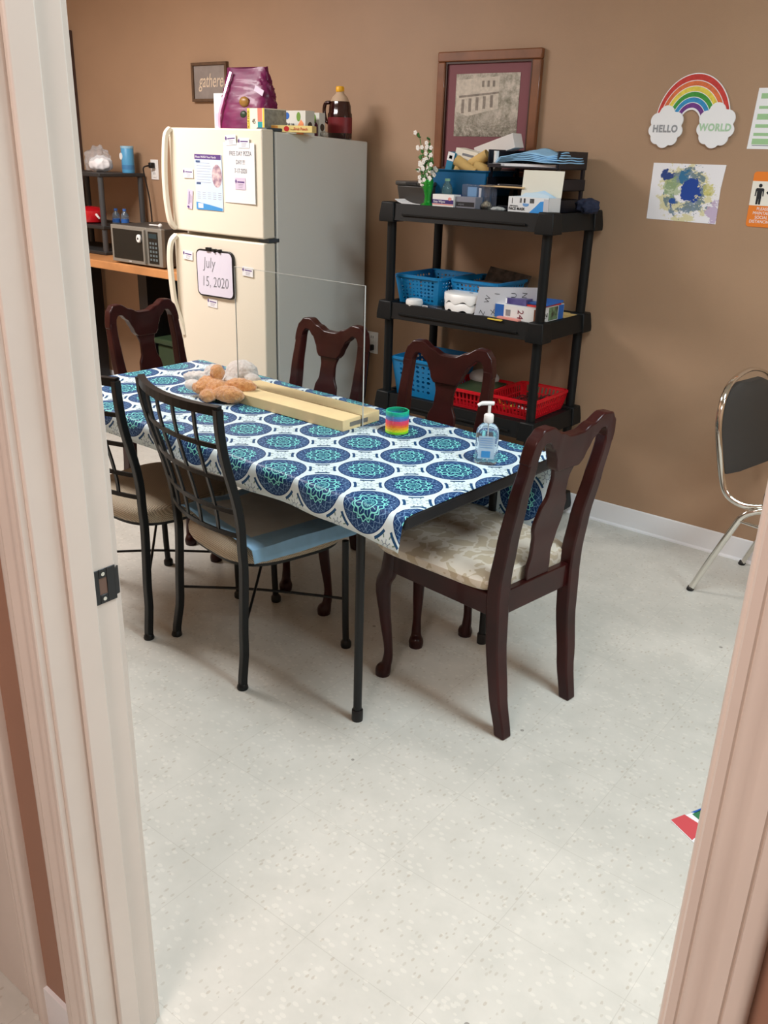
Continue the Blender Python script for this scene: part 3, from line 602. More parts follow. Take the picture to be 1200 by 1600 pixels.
cc = n.mix(blob(-.045, -.04, .018, .09), cc, (40, 84, 158)); cc = n.mix(blob(-.09, .07, .02, .1), cc, (40, 66, 130)); cc = n.mix(n.m2('MULTIPLY', blob(.12, -.07, .03, .11), .7), cc, (170, 140, 184))
cc = n.mix(blob(-.012, .062, .022, .07), cc, (50, 110, 150)); cc = n.mix(blob(.022, .01, .042, .035), cc, (24, 66, 150)); n.col(cc)
b = BM(); prism(b, [(-.147, .108), (.148, .108), (.14, .02), (.142, -.112), (-.147, -.108)], -.0022, -.0005, 'y')
tag(obj('child_painting', b, m_paint, loc=(-1.399, WY, 1.481)), 'white sheet with messy blue and green child painting', 'painting')
# schedule
t = thing('schedule_sheet', 'green and white printed schedule at the right edge', 'paper', (-1.043, WY, 1.753), rot=(0, 0, 0))
b = BM(); prism(b, [(-.133, .106), (.14, .106), (.14, -.104), (-.142, -.104)], -.0012, -.0002, 'y'); obj('sheet', b, m_paper, t)
q = BM()
for k, (z0, z1) in enumerate(((.07, .088), (.035, .045), (-.002, .018), (-.03, -.018), (-.058, -.048), (-.088, -.068))): box(q, -.12-.003*k*.5, .12, -.0016, -.0012, z0, z1)
obj('print', q, m_green, t); obj('print', bx(-.125, .12, -.0016, -.0012, -.093, -.0905), m_grey, t)
# social distance sign
t = thing('distance_sign', 'orange and white keep distance sign with black figures', 'sign', (-1.0, WY, 1.47))
b = BM(); prism(b, rrect(.28, .2, .012), -.0025, -.0003, 'y'); obj('board', b, m_orange, t)
obj('panel', bx(-.14, .14, -.003, -.0025, -.022, .066), M('cream panel', (236, 230, 218), .6), t)
for sx in (-1, 1):
    q = BM(); cx = sx*.108
    prism(q, [(cx+.0068*cos(a*pi/8), .05+.0068*sin(a*pi/8)) for a in range(16)], -.0034, -.003, 'y')
    prism(q, [(cx-.016, .037), (cx-.012, .041), (cx+.012, .041), (cx+.016, .037), (cx+.0165, .012), (cx+.0125, .012), (cx+.0105, .03), (cx+.0095, .03), (cx+.009, -.018), (cx+.001, -.018), (cx, .006), (cx-.001, -.018), (cx-.009, -.018), (cx-.0095, .03), (cx-.0105, .03), (cx-.0125, .012), (cx-.0165, .012)], -.0034, -.003, 'y')
    obj('figure', q, m_ink, t)
q = BM(); prism(q, [(-.084, .026), (-.072, .036), (-.072, .029), (-.045, .029), (-.045, .023), (-.072, .023), (-.072, .016)], -.0034, -.003, 'y'); prism(q, [(-p, z) for p, z in ((-.084, .026), (-.072, .036), (-.072, .029), (-.045, .029), (-.045, .023), (-.072, .023), (-.072, .016))], -.0034, -.003, 'y')
obj('arrow', q, m_ink, t); text('6 FT', .03, (0, -.0034, .026), m_ink, t)
for k, s in enumerate(('PLEASE', 'MAINTAIN', 'SOCIAL', 'DISTANCING')): text(s, .016, (-.086, -.0028, -.034-.0155*k), m_paper, t, sx=.9)

# ------------------------------------------------------------------ folding table and cloth
TC, TR = (-2.10, 2.117), R(-3.5); TL, TW, TZ = 1.77, .724, .738
tb = thing('folding_table', 'long black folding table under the blue patterned cloth', 'table', (TC[0], TC[1], 0), TR)
obj('tabletop', bx(-TL/2, TL/2, -TW/2, TW/2, TZ-.045, TZ-.003), m_blktop, tb, bevel=.008)
for sx in (-1, 1):
    xf = sx*(TL/2-.195)
    for sy in (-1, 1):
        yl = sy*(TW/2-.042)
        l = obj('leg', tube(BM(), [(xf, yl, .0), (xf, yl, TZ-.045)], .013, n=14), m_blk, tb, smooth=True)
        obj('foot_cap', lathe(BM(), [(.017, 0), (.0175, .004), (.0175, .035), (.0155, .038)], cx=xf, cy=yl, n=14), m_black, l, smooth=True)
    obj('crossbar', tube(BM(), [(xf, -TW/2+.042, TZ-.1), (xf, TW/2-.042, TZ-.1)], .011), m_blk, tb, smooth=True)
    obj('brace', tube(BM(), [(xf, -.05, TZ-.1), (xf-sx*.28, 0, TZ-.05)], .009), m_blk, tb, smooth=True); 
    obj('brace', tube(BM(), [(xf, .05, TZ-.1), (xf-sx*.28, 0, TZ-.05)], .009), m_blk, tb, smooth=True)
fb = BM(); box(fb, -TL/2+.05, TL/2-.05, -TW/2+.02, -TW/2+.03, TZ-.075, TZ-.045); box(fb, -TL/2+.05, TL/2-.05, TW/2-.03, TW/2-.02, TZ-.075, TZ-.045)
obj('side_rail', fb, m_blk, tb)
# cloth : u along table, s arc length across, hanging off the two long sides
b = BM(); uvl = b.loops.layers.uv.new('UVMap'); nu = 150; prof = []
near, far = .088, .33; G = []
svals = [(-near+near*k/7) for k in range(7)]+[.0, .008, .02]+[.02+(TW-.04)*k/24 for k in range(1, 24)]+[TW-.02, TW-.008, TW]+[TW+far*k/16 for k in range(1, 17)]
cz_ = TZ+.0015
grid = []; uvs = []
A5 = R(-4.1)-TR; O5 = Matrix.Rotation(-TR, 2) @ Vector((-1.524-TC[0], 2.085-TC[1]))
for i in range(nu+1):
    x = -TL/2-.012+(TL+.014)*i/nu; row = []; ur = []
    farL = .215+.125*max(0, min(1, (x-.52)/.16)) if x > .4 else .215
    for s in svals:
        sy = s
        if s < 0:
            d = -s; w_ = .010*sin(x*9+1)+.006*sin(x*21+2); rr = .012
            y = -TW/2-rr*min(1, d/.02)-w_*d/near*.8-.12*d; z = cz_-max(0, d-.004)*(1+.06*sin(x*5))
        elif s > TW:
            d = (s-TW)*farL/far; w_ = .02*sin(x*8)+.012*sin(x*19+1)
            y = TW/2+.012*min(1, d/.02)+w_*d/.33; z = cz_-max(0, d-.004); sy = TW+d
        else:
            y = -TW/2+s; z = cz_+.0012*sin(x*14+s*3)*sin(s*11)
            if s < .012 or s > TW-.012: z -= .003
        ex = max(0, x-TL/2+.002); z -= ex*.8
        # near right corner droops a little longer
        if s < 0: z -= .014*max(0, (x-(TL/2-.25))/.25)*(-s/near)
        row.append(b.verts.new((x, y, z)))
        p = Vector((x, -TW/2+sy))-O5; c5, s5 = cos(-A5), sin(-A5)
        ur.append(((p.x*c5-p.y*s5)/.181, (p.x*s5+p.y*c5)/.181))
    grid.append(row); uvs.append(ur)
for i in range(nu):
    for j in range(len(svals)-1):
        f = b.faces.new((grid[i][j], grid[i+1][j], grid[i+1][j+1], grid[i][j+1]))
        for l, (a, c_) in zip(f.loops, ((i, j), (i+1, j), (i+1, j+1), (i, j+1))): l[uvl].uv = uvs[a][c_]
tag(obj('tablecloth', b, m_cloth, loc=(TC[0], TC[1], 0), rot=(0, 0, TR), smooth=True, solid=.0012), 'white and blue medallion tablecloth draped over the long table', 'tablecloth')

# ------------------------------------------------------------------ things on the table
ZC = TZ+.003
t = thing('plexiglass_divider', 'clear acrylic sneeze guard standing in pine boards on the table', 'divider', (-2.13, 2.236, ZC), R(-1.2))
for y0, y1, nm in ((-.094, -.004, 'front'), (.004, .094, 'rear')): obj('base_board', bx(-.305, .305, y0, y1, 0, .038), m_woodboard, t, bevel=.002)
m_acr = M('clear acrylic', (250, 252, 252), .03, spec=.6); bs = m_acr.node_tree.nodes['Principled BSDF']; bs.inputs['Transmission Weight'].default_value = 1; bs.inputs['IOR'].default_value = 1.12
m_edge = M('bright acrylic edge', (196, 200, 196), .2)
sh = obj('acrylic_sheet', bx(-.305, .309, -.002, .002, .002, .462), m_acr, t)
eb = BM(); box(eb, .309, .3105, -.0022, .0022, .002, .4635); box(eb, -.305, .309, -.0022, .0022, .462, .4632); box(eb, -.3065, -.305, -.0022, .0022, .002, .4635)
obj('edge', eb, m_edge, sh)
obj('nail_plate', bx(.3052, .307, -.06, .03, .012, .026), M('dull nail plate', (150, 146, 140), .4, metal=.6), t)
# spring toy
t = thing('spring_toy', 'rainbow plastic spring toy standing on the tablecloth', 'toy', (-1.70, 2.262, ZC))
cols = [(150, 240, 60), (236, 236, 50), (250, 190, 50), (250, 130, 70), (245, 90, 110), (240, 90, 130), (120, 130, 200), (60, 160, 210), (40, 190, 180), (36, 205, 160)]
for k, c_ in enumerate(cols):
    q = BM()
    for j in range(3): lathe(q, [(.0335, .0015+.0075*k+.0025*j), (.037, .0005+.0075*k+.0025*j), (.0385, .0015+.0075*k+.0025*j), (.037, .0026+.0075*k+.0025*j), (.0335, .0015+.0075*k+.0025*j)], n=32, cap=False)
    obj('coil', q, M('spring colour %d' % k, c_, .35), t, smooth=True)
# sanitizer
t = thing('sanitizer_bottle', 'clear pump bottle of hand sanitizer on the tablecloth', 'bottle', (-1.312, 2.195, ZC), R(30))
m_gel = M('clear sanitizer gel', (225, 238, 248), .05, trans=.92, ior=1.2, spec=.6)
pf = [(0, .03), (.004, .034), (.09, .034), (.105, .032), (.117, .024), (.124, .0135), (.13, .0135)]
rs = []
for z, r in pf: rs.append([(r*1.0*abs(cos(a))**.6*(1 if cos(a) > 0 else -1), r*.68*abs(sin(a))**.6*(1 if sin(a) > 0 else -1), z) for a in [2*pi*k/28 for k in range(28)]])
obj('body', rings(BM(), rs), m_gel, t, smooth=True)
lb_ = BM(); box(lb_, -.024, .024, -.0242, -.0238, .02, .09); o = obj('label', lb_, M('pale blue label', (190, 215, 235), .3, alpha=.55), t)
obj('print', bx(-.014, .012, -.0248, -.0243, .024, .044), M('blue label mark', (60, 140, 200), .4), o)
q = BM(); [box(q, -.02, .018, -.0247, -.0243, .054+.007*k, .056+.007*k) for k in range(5)]; obj('print', q, M('label text blue', (110, 150, 190), .5), o)
obj('collar', lathe(BM(), [(.0135, .126), (.0145, .128), (.0145, .148), (.011, .152), (.006, .153)]), m_white, t, smooth=True)
obj('dip_tube', tube(BM(), [(0, 0, .128), (.004, 0, .01)], .002), m_white, t, smooth=True)
obj('pump', tube(BM(), [(0, 0, .15), (0, 0, .178)], .0045), m_white, t, smooth=True)
obj('nozzle', tube(BM(), spl([(.012, .004, .183), (0, 0, .184), (-.022, -.008, .184), (-.034, -.012, .178)], 4), [.006]*5+[.0062]*4+[.005]*3+[.004], n=10), m_white, t, smooth=True)
# plush toys
def plush(name, label, loc, rz, parts, mat, extras=()):
    t = thing(name, label, 'plush toy', loc, rz)
    b = BM()
    for c_, r, s, e in parts: ball(b, c_, r, s, Matrix.Rotation(e, 3, 'Z') if e else None, 3)
    o = obj('body', b, mat, t, smooth=True)
    k = o.modifiers.new('r', 'REMESH'); k.mode = 'VOXEL'; k.voxel_size = .0032; k.use_smooth_shade = True
    k = o.modifiers.new('sm', 'SMOOTH'); k.factor = .6; k.iterations = 4
    tx = bpy.data.textures.get('furclump') or bpy.data.textures.new('furclump', 'CLOUDS'); tx.noise_scale = .012
    k = o.modifiers.new('d', 'DISPLACE'); k.texture = tx; k.strength = .008; k.mid_level = .5
    for nm, c_, r, s, m_ in extras: obj(nm, ball(BM(), c_, r, s), m_, t, smooth=True)
    return t
plush('plush_bear', 'orange and white plush bear lying on its back on table', (-2.44, 2.14, ZC), R(0),
      [((0, 0, .035), .05, (1.1, .8, .75), 0), ((-.045, .0, .04), .042, (1.1, 1, .85), 0), ((.075, .045, .05), .03, (2.1, .95, 1), .5), ((.085, -.02, .033), .033, (1.9, 1, .95), .25), ((.02, -.062, .025), .027, (1.15, 1.1, .9), 0), ((-.018, .02, .088), .027, (1, 1, 1.15), 0), ((-.055, -.03, .035), .03, (1.2, 1, .8), 0)],
      m_furo, [('muzzle', (-.092, -.035, .04), .027, (1.3, 1, .75), m_furw), ('belly_patch', (.03, .035, .068), .018, (1.3, 1, .6), m_furw)])
plush('plush_dog', 'white plush dog lying behind the orange bear on table', (-2.56, 2.33, ZC), 0,
      [((.03, .02, .045), .058, (1.2, 1, .85), 0), ((-.06, -.04, .035), .045, (1, .9, .85), 0), ((-.11, -.085, .022), .03, (1.9, 1, .8), .6), ((-.04, .06, .03), .035, (1.3, 1, .8), 0), ((.05, -.06, .03), .035, (1.4, .9, .9), 0), ((.11, .0, .03), .03, (1.2, 1, .9), 0)],
      m_furw, [('ear', (-.045, -.045, .062), .022, (1.2, .8, .5), M('grey plush ear', (196, 182, 178), .95, sheen=.5))])

# ------------------------------------------------------------------ cherry chairs
def yc(z):      # back curve of the chair (local y)
    P = [(0, -.262), (.12, -.238), (.3, -.215), (.44, -.208), (.5, -.21), (.62, -.225), (.75, -.25), (.86, -.272), (1.0, -.292)]
    for (a, p), (b_, q) in zip(P, P[1:]):
        if z <= b_: t_ = (z-a)/(b_-a); t_ = t_*t_*(3-2*t_)*.35+t_*.65; return p+(q-p)*t_
    return P[-1][1]
def strip(sec, th, ax='z'):   # sec: list of (z, xl, xr)
    rs = []
    for z, xl, xr in sec:
        t_ = th(z) if callable(th) else th; y = yc(z); rs.append([(xl, y-t_/2, z), (xr, y-t_/2, z), (xr, y+t_/2, z), (xl, y+t_/2, z)])
    return rings(BM(), rs)
def interp(P, x):
    if x <= P[0][0]: return P[0][1]
    for (a, p), (b_, q) in zip(P, P[1:]):
        if x <= b_: t_ = (x-a)/(b_-a); t_ = t_*t_*(3-2*t_); return p+(q-p)*t_
    return P[-1][1]
def cherry_chair(label):
    t = thing('dining_chair', label, 'chair', group='cherry splat-back dining chairs')
    for s in (-1, 1):
        c_ = [(0, .158), (.2, .165), (.44, .167), (.6, .166), (.78, .170), (.9, .167)]; w_ = [(0, .038), (.2, .046), (.44, .05), (.62, .046), (.88, .036)]
        sec = []
        for k in range(31):
            z = .885*k/30; a, b_ = interp(c_, z)-interp(w_, z)/2, interp(c_, z)+interp(w_, z)/2; sec.append((z, *(sorted((s*a, s*b_)))))
        obj('back_leg', strip(sec, lambda z: .036+.012*(1-abs(z-.42)/.5)), m_cherry, t, bevel=.005)
    rs = []; n = 56
    for k in range(n+1):
        x = -.188+.376*k/n; ax = abs(x)*.207/.188
        top = interp([(0, .928), (.03, .929), (.075, .945), (.13, .968), (.165, .966), (.19, .945), (.203, .915), (.207, .885)], ax)
        bot = interp([(0, .825), (.052, .825), (.066, .84), (.072, .862), (.1, .9), (.13, .922), (.15, .922), (.163, .905), (.17, .875), (.207, .87)], ax)
        top -= .012; bot -= .012
        rs.append([(x, yc(bot)-.0185, bot), (x, yc(bot)+.0185, bot), (x, yc(top)+.0185, top), (x, yc(top)-.0185, top)])
    obj('crest_rail', rings(BM(), rs), m_cherry, t, bevel=.004)
    sp_ = [(.455, .05), (.49, .053), (.54, .046), (.585, .052), (.64, .064), (.69, .058), (.735, .04), (.78, .038), (.83, .052)]
    obj('splat', strip([(z, -interp(sp_, z), interp(sp_, z)) for z in [.455+.395*k/36 for k in range(37)]], .013), m_cherry, t, bevel=.003)
    fb = BM(); zf0, zf1 = .385, .452
    prism(fb, [(-.185, -.185), (-.16, -.185), (-.18, .2), (-.205, .2)], zf0, zf1); prism(fb, [(.16, -.185), (.185, -.185), (.205, .2), (.18, .2)], zf0, zf1)
    prism(fb, [(-.16, -.22), (.16, -.22), (.16, -.198), (-.16, -.198)], zf0, zf1+.01); prism(fb, [(-.19, .185), (.19, .185), (.19, .212), (-.19, .212)], zf0-.005, zf1)
    obj('seat_frame', fb, m_cherry, t, bevel=.003)
    for s in (-1, 1):
        pts = spl([(s*.192, .2, .45), (s*.197, .207, .38), (s*.205, .222, .33), (s*.2, .215, .22), (s*.192, .203, .1), (s*.194, .207, .045), (s*.2, .216, .018), (s*.2, .217, 0)], 4)
        rr = [interp([(0, .024), (.018, .026), (.045, .017), (.1, .0145), (.22, .019), (.33, .025), (.38, .027), (.46, .026)], p.z) for p in pts]
        obj('front_leg', tube(BM(), pts, rr, n=14), m_cherry, t, smooth=True)
    b = BM(); rs = []
    for z, g in ((.452, -.01), (.456, .0), (.472, .012), (.488, .012), (.5, .0), (.508, -.03), (.512, -.09)):
        r = []
        for k in range(40):
            a = 2*pi*k/40; c1 = abs(cos(a))**.3*(1 if cos(a) > 0 else -1); s1 = abs(sin(a))**.3*(1 if sin(a) > 0 else -1); yy = .03+(.228+g)*s1
            hwid = .19+.042*(yy+.2)/.45+g
            if yy < -.17: hwid = min(hwid, .205)
            yy = max(yy, -.192); r.append((hwid*c1, yy, z))
        rs.append(r)
    obj('seat_cushion', rings(b, rs), m_damask, t, smooth=True, label='cream damask seat pad'); return t
c1 = cherry_chair('dark cherry chair with cream seat pulled out at the near right table end')
c1.location = (-1.284, 2.169, 0); c1.rotation_euler = (0, 0, R(81))
dup(c1, (-1.772, 2.42, 0), R(185), 'dark cherry chair tucked behind the table in front of the black shelf')
dup(c1, (-2.395, 2.45, 0), R(180), 'dark cherry chair tucked behind the table in front of the fridge side')
dup(c1, (-3.02, 2.475, 0), R(-90), 'dark cherry chair at the far left table end before the fridge front')

# ------------------------------------------------------------------ black metal grid chairs
def metal_chair(label):
    t = thing('metal_chair', label, 'chair', group='black metal lattice-back chairs')
    def py(z): return interp([(0, -.212), (.15, -.195), (.42, -.185), (.5, -.19), (.93, -.27)], z)
    def pxx(z): return interp([(0, .214), (.2, .203), (.45, .2), (.7, .212), (.93, .232)], z)
    def bow(x): return -.045*(1-(x/.22)**2)
    for s in (-1, 1):
        pts = [(s*pxx(z), py(z), z) for z in [.93*k/24 for k in range(25)]]
        l = obj('back_leg', tube(BM(), pts, .0118, sec=[(-1, -.8), (-.8, -1), (.8, -1), (1, -.8), (1, .8), (.8, 1), (-.8, 1), (-1, .8)]), m_blk, t, smooth=True)
        obj('foot', lathe(BM(), [(.0175, 0), (.019, .004), (.0165, .014), (.013, .02)], cx=s*.214, cy=-.212, n=14), m_blk, l, smooth=True)
        pts = spl([(s*.214, .2, .405), (s*.215, .2, .3), (s*.215, .203, .12), (s*.214, .208, .0)], 5)
        l = obj('front_leg', tube(BM(), pts, .0118), m_blk, t, smooth=True)
        obj('foot', lathe(BM(), [(.0175, 0), (.019, .006), (.0185, .02), (.0125, .028)], cx=s*.214, cy=.208, n=14), m_blk, l, smooth=True)
    def rail(z, r_z=.007, r_y=.003, nm='back_rail'):
        pts = [(x, py(z)+bow(x), z) for x in [pxx(z)*(-1+2*k/14) for k in range(15)]]
        obj(nm, tube(BM(), pts, 1, sec=[(-r_y, -r_z), (r_y, -r_z), (r_y, r_z), (-r_y, r_z)]), m_blk, t)
    rail(.925, .013, .011, 'top_rail')
    for z in (.815, .71, .6, .52): rail(z)
    for k in (-.6, -.2, .2, .6):
        pts = []
        for j in range(15):
            z = .52+.4*j/14; x = k*pxx(z); pts.append((x, py(z)+bow(x)+.002, z))
        obj('back_bar', tube(BM(), pts, 1, sec=[(-.007, -.003), (.007, -.003), (.007, .003), (-.007, .003)]), m_blk, t)
    def outline(g, n=44):
        r = []
        for k in range(n):
            a = 2*pi*k/n; c1 = abs(cos(a))**.6*(1 if cos(a) > 0 else -1); s1 = abs(sin(a))**.62*(1 if sin(a) > 0 else -1); r.append(((.225+g)*c1*(1+.05*s1), (.222+g)*s1+.026))
        return r
    obj('seat_frame', rings(BM(), [[(x, y, z) for x, y in outline(-.012)] for z in (.392, .402)]), m_blk, t, smooth=True)
    obj('seat', rings(BM(), [[(x, y, z) for x, y in outline(g)] for z, g in ((.402, -.012), (.408, -.002), (.418, .003), (.436, .003), (.452, -.004), (.46, -.02), (.466, -.06), (.468, -.12))]), m_weave, t, smooth=True, label='beige woven seat')
    for s in (-1, 1): obj('stretcher', tube(BM(), spl([(s*-.205, -.195, .19), (0, 0, .2), (s*.211, .198, .19)] if s > 0 else [(.204, -.194, .2), (.0, -.01, .235), (-.209, .19, .33)], 6), .0048, n=8), m_blk, t, smooth=True)
    return t
e1 = metal_chair('black metal lattice chair with blue pad on its seat, near side of table')
e1.location = (-1.985, 1.895, 0); e1.rotation_euler = (0, 0, R(-11))
dup(e1, (-2.50, 1.865, 0), R(-1), 'black metal lattice chair partly hidden by the white door frame')
# pad over the seat
b = BM(); uvn = 30; gv = []
for i in range(uvn+1):
    r = []
    for j in range(uvn+1):
        u = -.215+.475*i/uvn; v = -.165+.42*j/uvn
        x, y, z = u, v, .478+.0015*sin(u*40)*cos(v*30)
        ed = .205
        if u > ed: x = ed+.012+.25*(u-ed); z -= (u-ed)*.92
        if u < -.12: z += .006*abs(sin(v*22))
        if v < -.13: z += .004*sin(u*28)
        r.append(b.verts.new((x, y, z)))
    gv.append(r)
for i in range(uvn):
    for j in range(uvn): b.faces.new((gv[i][j], gv[i+1][j], gv[i+1][j+1], gv[i][j+1])).material_index = 1 if 3 <= i < uvn-7 and 3 <= j < uvn-3 else 0
tag(obj('seat_pad', b, [m_bluepad, M('white pad centre', (206, 214, 216), .85, noise=.03)], loc=(-1.985, 1.895, 0), rot=(0, 0, R(-11)), smooth=True, solid=.003), 'light blue disposable pad lying on the near metal chair seat', 'pad')

# ------------------------------------------------------------------ chrome chair at the right
t = thing('banquet_chair', 'chrome framed chair with charcoal backrest against the right wall', 'chair', (-.675, 3.445, 0), R(-101.5))
obj('back_hoop', tube(BM(), spl([(.13, -.05, .415), (.175, -.12, .405), (.192, -.19, .43), (.196, -.225, .5), (.21, -.25, .62), (.212, -.265, .7), (.185, -.278, .79), (.12, -.287, .845), (0, -.29, .87), (-.12, -.287, .845), (-.185, -.278, .79), (-.212, -.265, .7), (-.21, -.25, .62), (-.196, -.225, .5), (-.192, -.19, .43), (-.175, -.12, .405), (-.13, -.05, .415)], 6), 1, sec=[(.0075*cos(a*pi/6), .012*sin(a*pi/6)) for a in range(12)]), m_chrome, t, smooth=True)
pts = []
hz = [(.505, .178), (.52, .188), (.6, .197), (.7, .198), (.77, .18), (.81, .14), (.832, .08)]
m_char = M('charcoal vinyl', (62, 60, 58), .6, bump=.2, bscale=400)
rs = []
for z, h in hz: y = interp([(.43, -.205), (.5, -.225), (.62, -.25), (.7, -.265), (.87, -.29)], z); rs.append([(-h, y-.008, z), (-h, y+.008, z), (-h*.6, y+.022, z), (h*.6, y+.022, z), (h, y+.008, z), (h, y-.008, z)])
obj('backrest', rings(BM(), rs), m_char, t, smooth=True)
obj('seat', rings(BM(), [[((.205+g)*abs(cos(a))**.5*(1 if cos(a) > 0 else -1), .075+(.16+g)*abs(sin(a))**.5*(1 if sin(a) > 0 else -1), z) for a in [2*pi*k/36 for k in range(36)]] for z, g in ((.425, -.01), (.44, .0), (.462, 0), (.475, -.015), (.48, -.06))]), m_char, t, smooth=True)
for s in (-1, 1):
    l = obj('back_leg', tube(BM(), spl([(s*.1, .0, .4), (s*.155, -.06, .4), (s*.185, -.115, .37), (s*.19, -.15, .3), (s*.195, -.22, .13), (s*.2, -.27, 0)], 6), 1, sec=[(.0075*cos(a*pi/6), .012*sin(a*pi/6)) for a in range(12)]), m_chrome, t, smooth=True)
    obj('foot_cap', tube(BM(), [(s*.1995, -.2665, .012), (s*.2, -.271, 0)], .0145, n=12), m_black, l, smooth=True)
    l = obj('front_leg', tube(BM(), spl([(s*.1, .03, .4), (s*.17, .09, .4), (s*.185, .14, .36), (s*.195, .19, .15), (s*.2, .225, 0)], 6), 1, sec=[(.0075*cos(a*pi/6), .012*sin(a*pi/6)) for a in range(12)]), m_chrome, t, smooth=True)
    obj('side_brace', tube(BM(), [(s*.187, -.13, .345), (s*.187, .14, .345)], .006), m_chrome, t, smooth=True)

# printed sheet on the floor, lower right
b = BM(); prism(b, [(0, 0), (.12, .24), (.46, .06), (.30, -.16)], 0, .0015); t = tag(obj('play_sheet', b, m_paper, loc=(-.522, 1.945, .0005)), 'colourful printed sheet on the floor at right doorway edge', 'paper')
for pts, m_ in (([(.0, .002), (.02, .045), (.085, .03), (.07, -.035)], M('soft red sheet print', (204, 78, 84), .6)), ([(.035, .06), (.05, .1), (.11, .09), (.12, .05), (.07, .045)], M('leaf green sheet print', (50, 120, 80), .6)), ([(.062, .118), (.095, .19), (.14, .15), (.1, .12)], m_orange), ([(.04, .07), (.066, .13), (.06, .13), (.03, .065)], m_bluep), ([(.16, .1), (.2, .14), (.26, .08), (.2, .02)], m_yellow)):
    q = BM(); prism(q, pts, .0015, .0022); obj('print', q, m_, t)

# ------------------------------------------------------------------ black shelf unit
SX0, SX1, SY0, SY1 = -2.592, -1.732, 3.27, 3.712; SZ = (.115, .535, .96, 1.39)
su = thing('shelf_unit', 'black plastic four-tier shelf unit against the tan wall', 'shelving', ((SX0+SX1)/2, (SY0+SY1)/2, 0))
W_, D_ = (SX1-SX0)/2, (SY1-SY0)/2
for zt in SZ:
    z0 = zt-.07
    f = BM(); box(f, -W_+.02, W_-.02, -D_+.02, D_-.02, z0+.02, zt-.009)
    for k in range(9): box(f, -W_+.03, W_-.03, -D_+.035+.042*k, -D_+.05+.042*k, zt-.009, zt-.0075)
    # sloping front/back lips
    for s in (-1, 1):
        prism(f, [(s*(D_-.0), z0), (s*(D_-.03), z0), (s*(D_-.03), zt), (s*(D_-.012), zt)], -W_+.05, W_-.05, 'x')
        prism(f, [(s*(W_-.0), z0), (s*(W_-.03), z0), (s*(W_-.03), zt), (s*(W_-.012), zt)], -D_+.05, D_-.05, 'y')
        box(f, -W_+.12, W_-.12, s*(D_+.001)-.003, s*(D_+.001)+.003, z0+.022, z0+.03)
    sh = obj('shelf', f, m_blkplastic, su, bevel=.003)
    for sx in (-1, 1):
        for sy in (-1, 1):
            q = BM(); x, y = sx*(W_-.036), sy*(D_-.036)
            rings(q, [[(x+a*g, y+b_*g, z) for a, b_ in SQ] for z, g in ((z0-.008, .041), (z0+.015, .041), (zt+.004, .034), (zt+.006, .03))]); obj('corner_socket', q, m_blkplastic, sh, bevel=.004)
for a, b_ in ((0, SZ[0]-.075), (SZ[0], SZ[1]-.07), (SZ[1], SZ[2]-.07), (SZ[2], SZ[3]-.07)):
    for sx in (-1, 1):
        for sy in (-1, 1): obj('post', tube(BM(), [(sx*(W_-.038), sy*(D_-.038), a), (sx*(W_-.038), sy*(D_-.038), b_)], .0205, n=18), m_blkplastic, su, smooth=True)

# ---- baskets
def basket(name, label, loc, w, d, h, mat, nx, nz, group=None, taper=.86, square=False, rz=0, hole=.33):
    t = thing(name, label, 'basket', loc, rz, group)
    b = BM(); ny = max(2, round(nx*d/w))
    def cell(P, hole_):
        cs = [P(0, 0), P(.5, 0), P(1, 0), P(1, .5), P(1, 1), P(.5, 1), P(0, 1), P(0, .5)]
        if not hole_:
            b.faces.new([b.verts.new(p) for p in (cs[0], cs[2], cs[4], cs[6])]); return
        if square: inn = [P(.5+x, .5+z) for x, z in ((-.28, -.4), (0, -.4), (.28, -.4), (.28, 0), (.28, .4), (0, .4), (-.28, .4), (-.28, 0))]
        else: inn = [P(.5+hole_*cos(a), .5+hole_*sin(a)) for a in [(-135+45*k)*pi/180 for k in range(8)]]
        for k in range(8): b.faces.new([b.verts.new(p) for p in (cs[k], cs[(k+1) % 8], inn[(k+1) % 8], inn[k])])
    rnd = random.Random(len(label))
    def side(px, n, v0=.12, v1=.9):
        for i in range(n):
            cell(lambda u, v: px((i+u)/n, v*v0), False); cell(lambda u, v: px((i+u)/n, v1+v*(1-v1)), False)
            for j in range(nz):
                edge = i == 0 or i == n-1
                cell(lambda u, v: px((i+u)/n, v0+(v1-v0)*(j+v)/nz), 0 if edge else hole*(1 if square else rnd.choice((.6, .95, 1.1))))
    def sc(v): return taper+(1-taper)*v
    side(lambda u, v: Vector(((-w/2+w*u)*sc(v), -d/2*sc(v), h*v)), nx); side(lambda u, v: Vector(((w/2-w*u)*sc(v), d/2*sc(v), h*v)), nx)
    side(lambda u, v: Vector((w/2*sc(v), (-d/2+d*u)*sc(v), h*v)), ny); side(lambda u, v: Vector((-w/2*sc(v), (d/2-d*u)*sc(v), h*v)), ny)
    b.faces.new([b.verts.new((x*w/2*taper, y*d/2*taper, .003)) for x, y in SQ]); bmesh.ops.remove_doubles(b, verts=b.verts[:], dist=.0004)
    bmesh.ops.recalc_face_normals(b, faces=b.faces[:])
    obj('tub', b, mat, t, solid=.003)
    q = BM(); pr = rrect(w+.014, d+.014, .03); pi_ = rrect(w-.004, d-.004, .022); n_ = len(pr)
    L = [[q.verts.new((p[0], p[1], z)) for p in P] for P, z in ((pi_, h-.004), (pr, h-.008), (pr, h+.002), (pi_, h+.004))]
    for a, c_ in ((0, 1), (1, 2), (2, 3), (3, 0)):
        for k in range(n_): q.faces.new((L[a][k], L[a][(k+1) % n_], L[c_][(k+1) % n_], L[c_][k]))
    obj('rim', q, mat, t, smooth=True); return t
s1 = SZ[1]-.007; s2_ = SZ[2]-.007; s3 = SZ[3]-.007
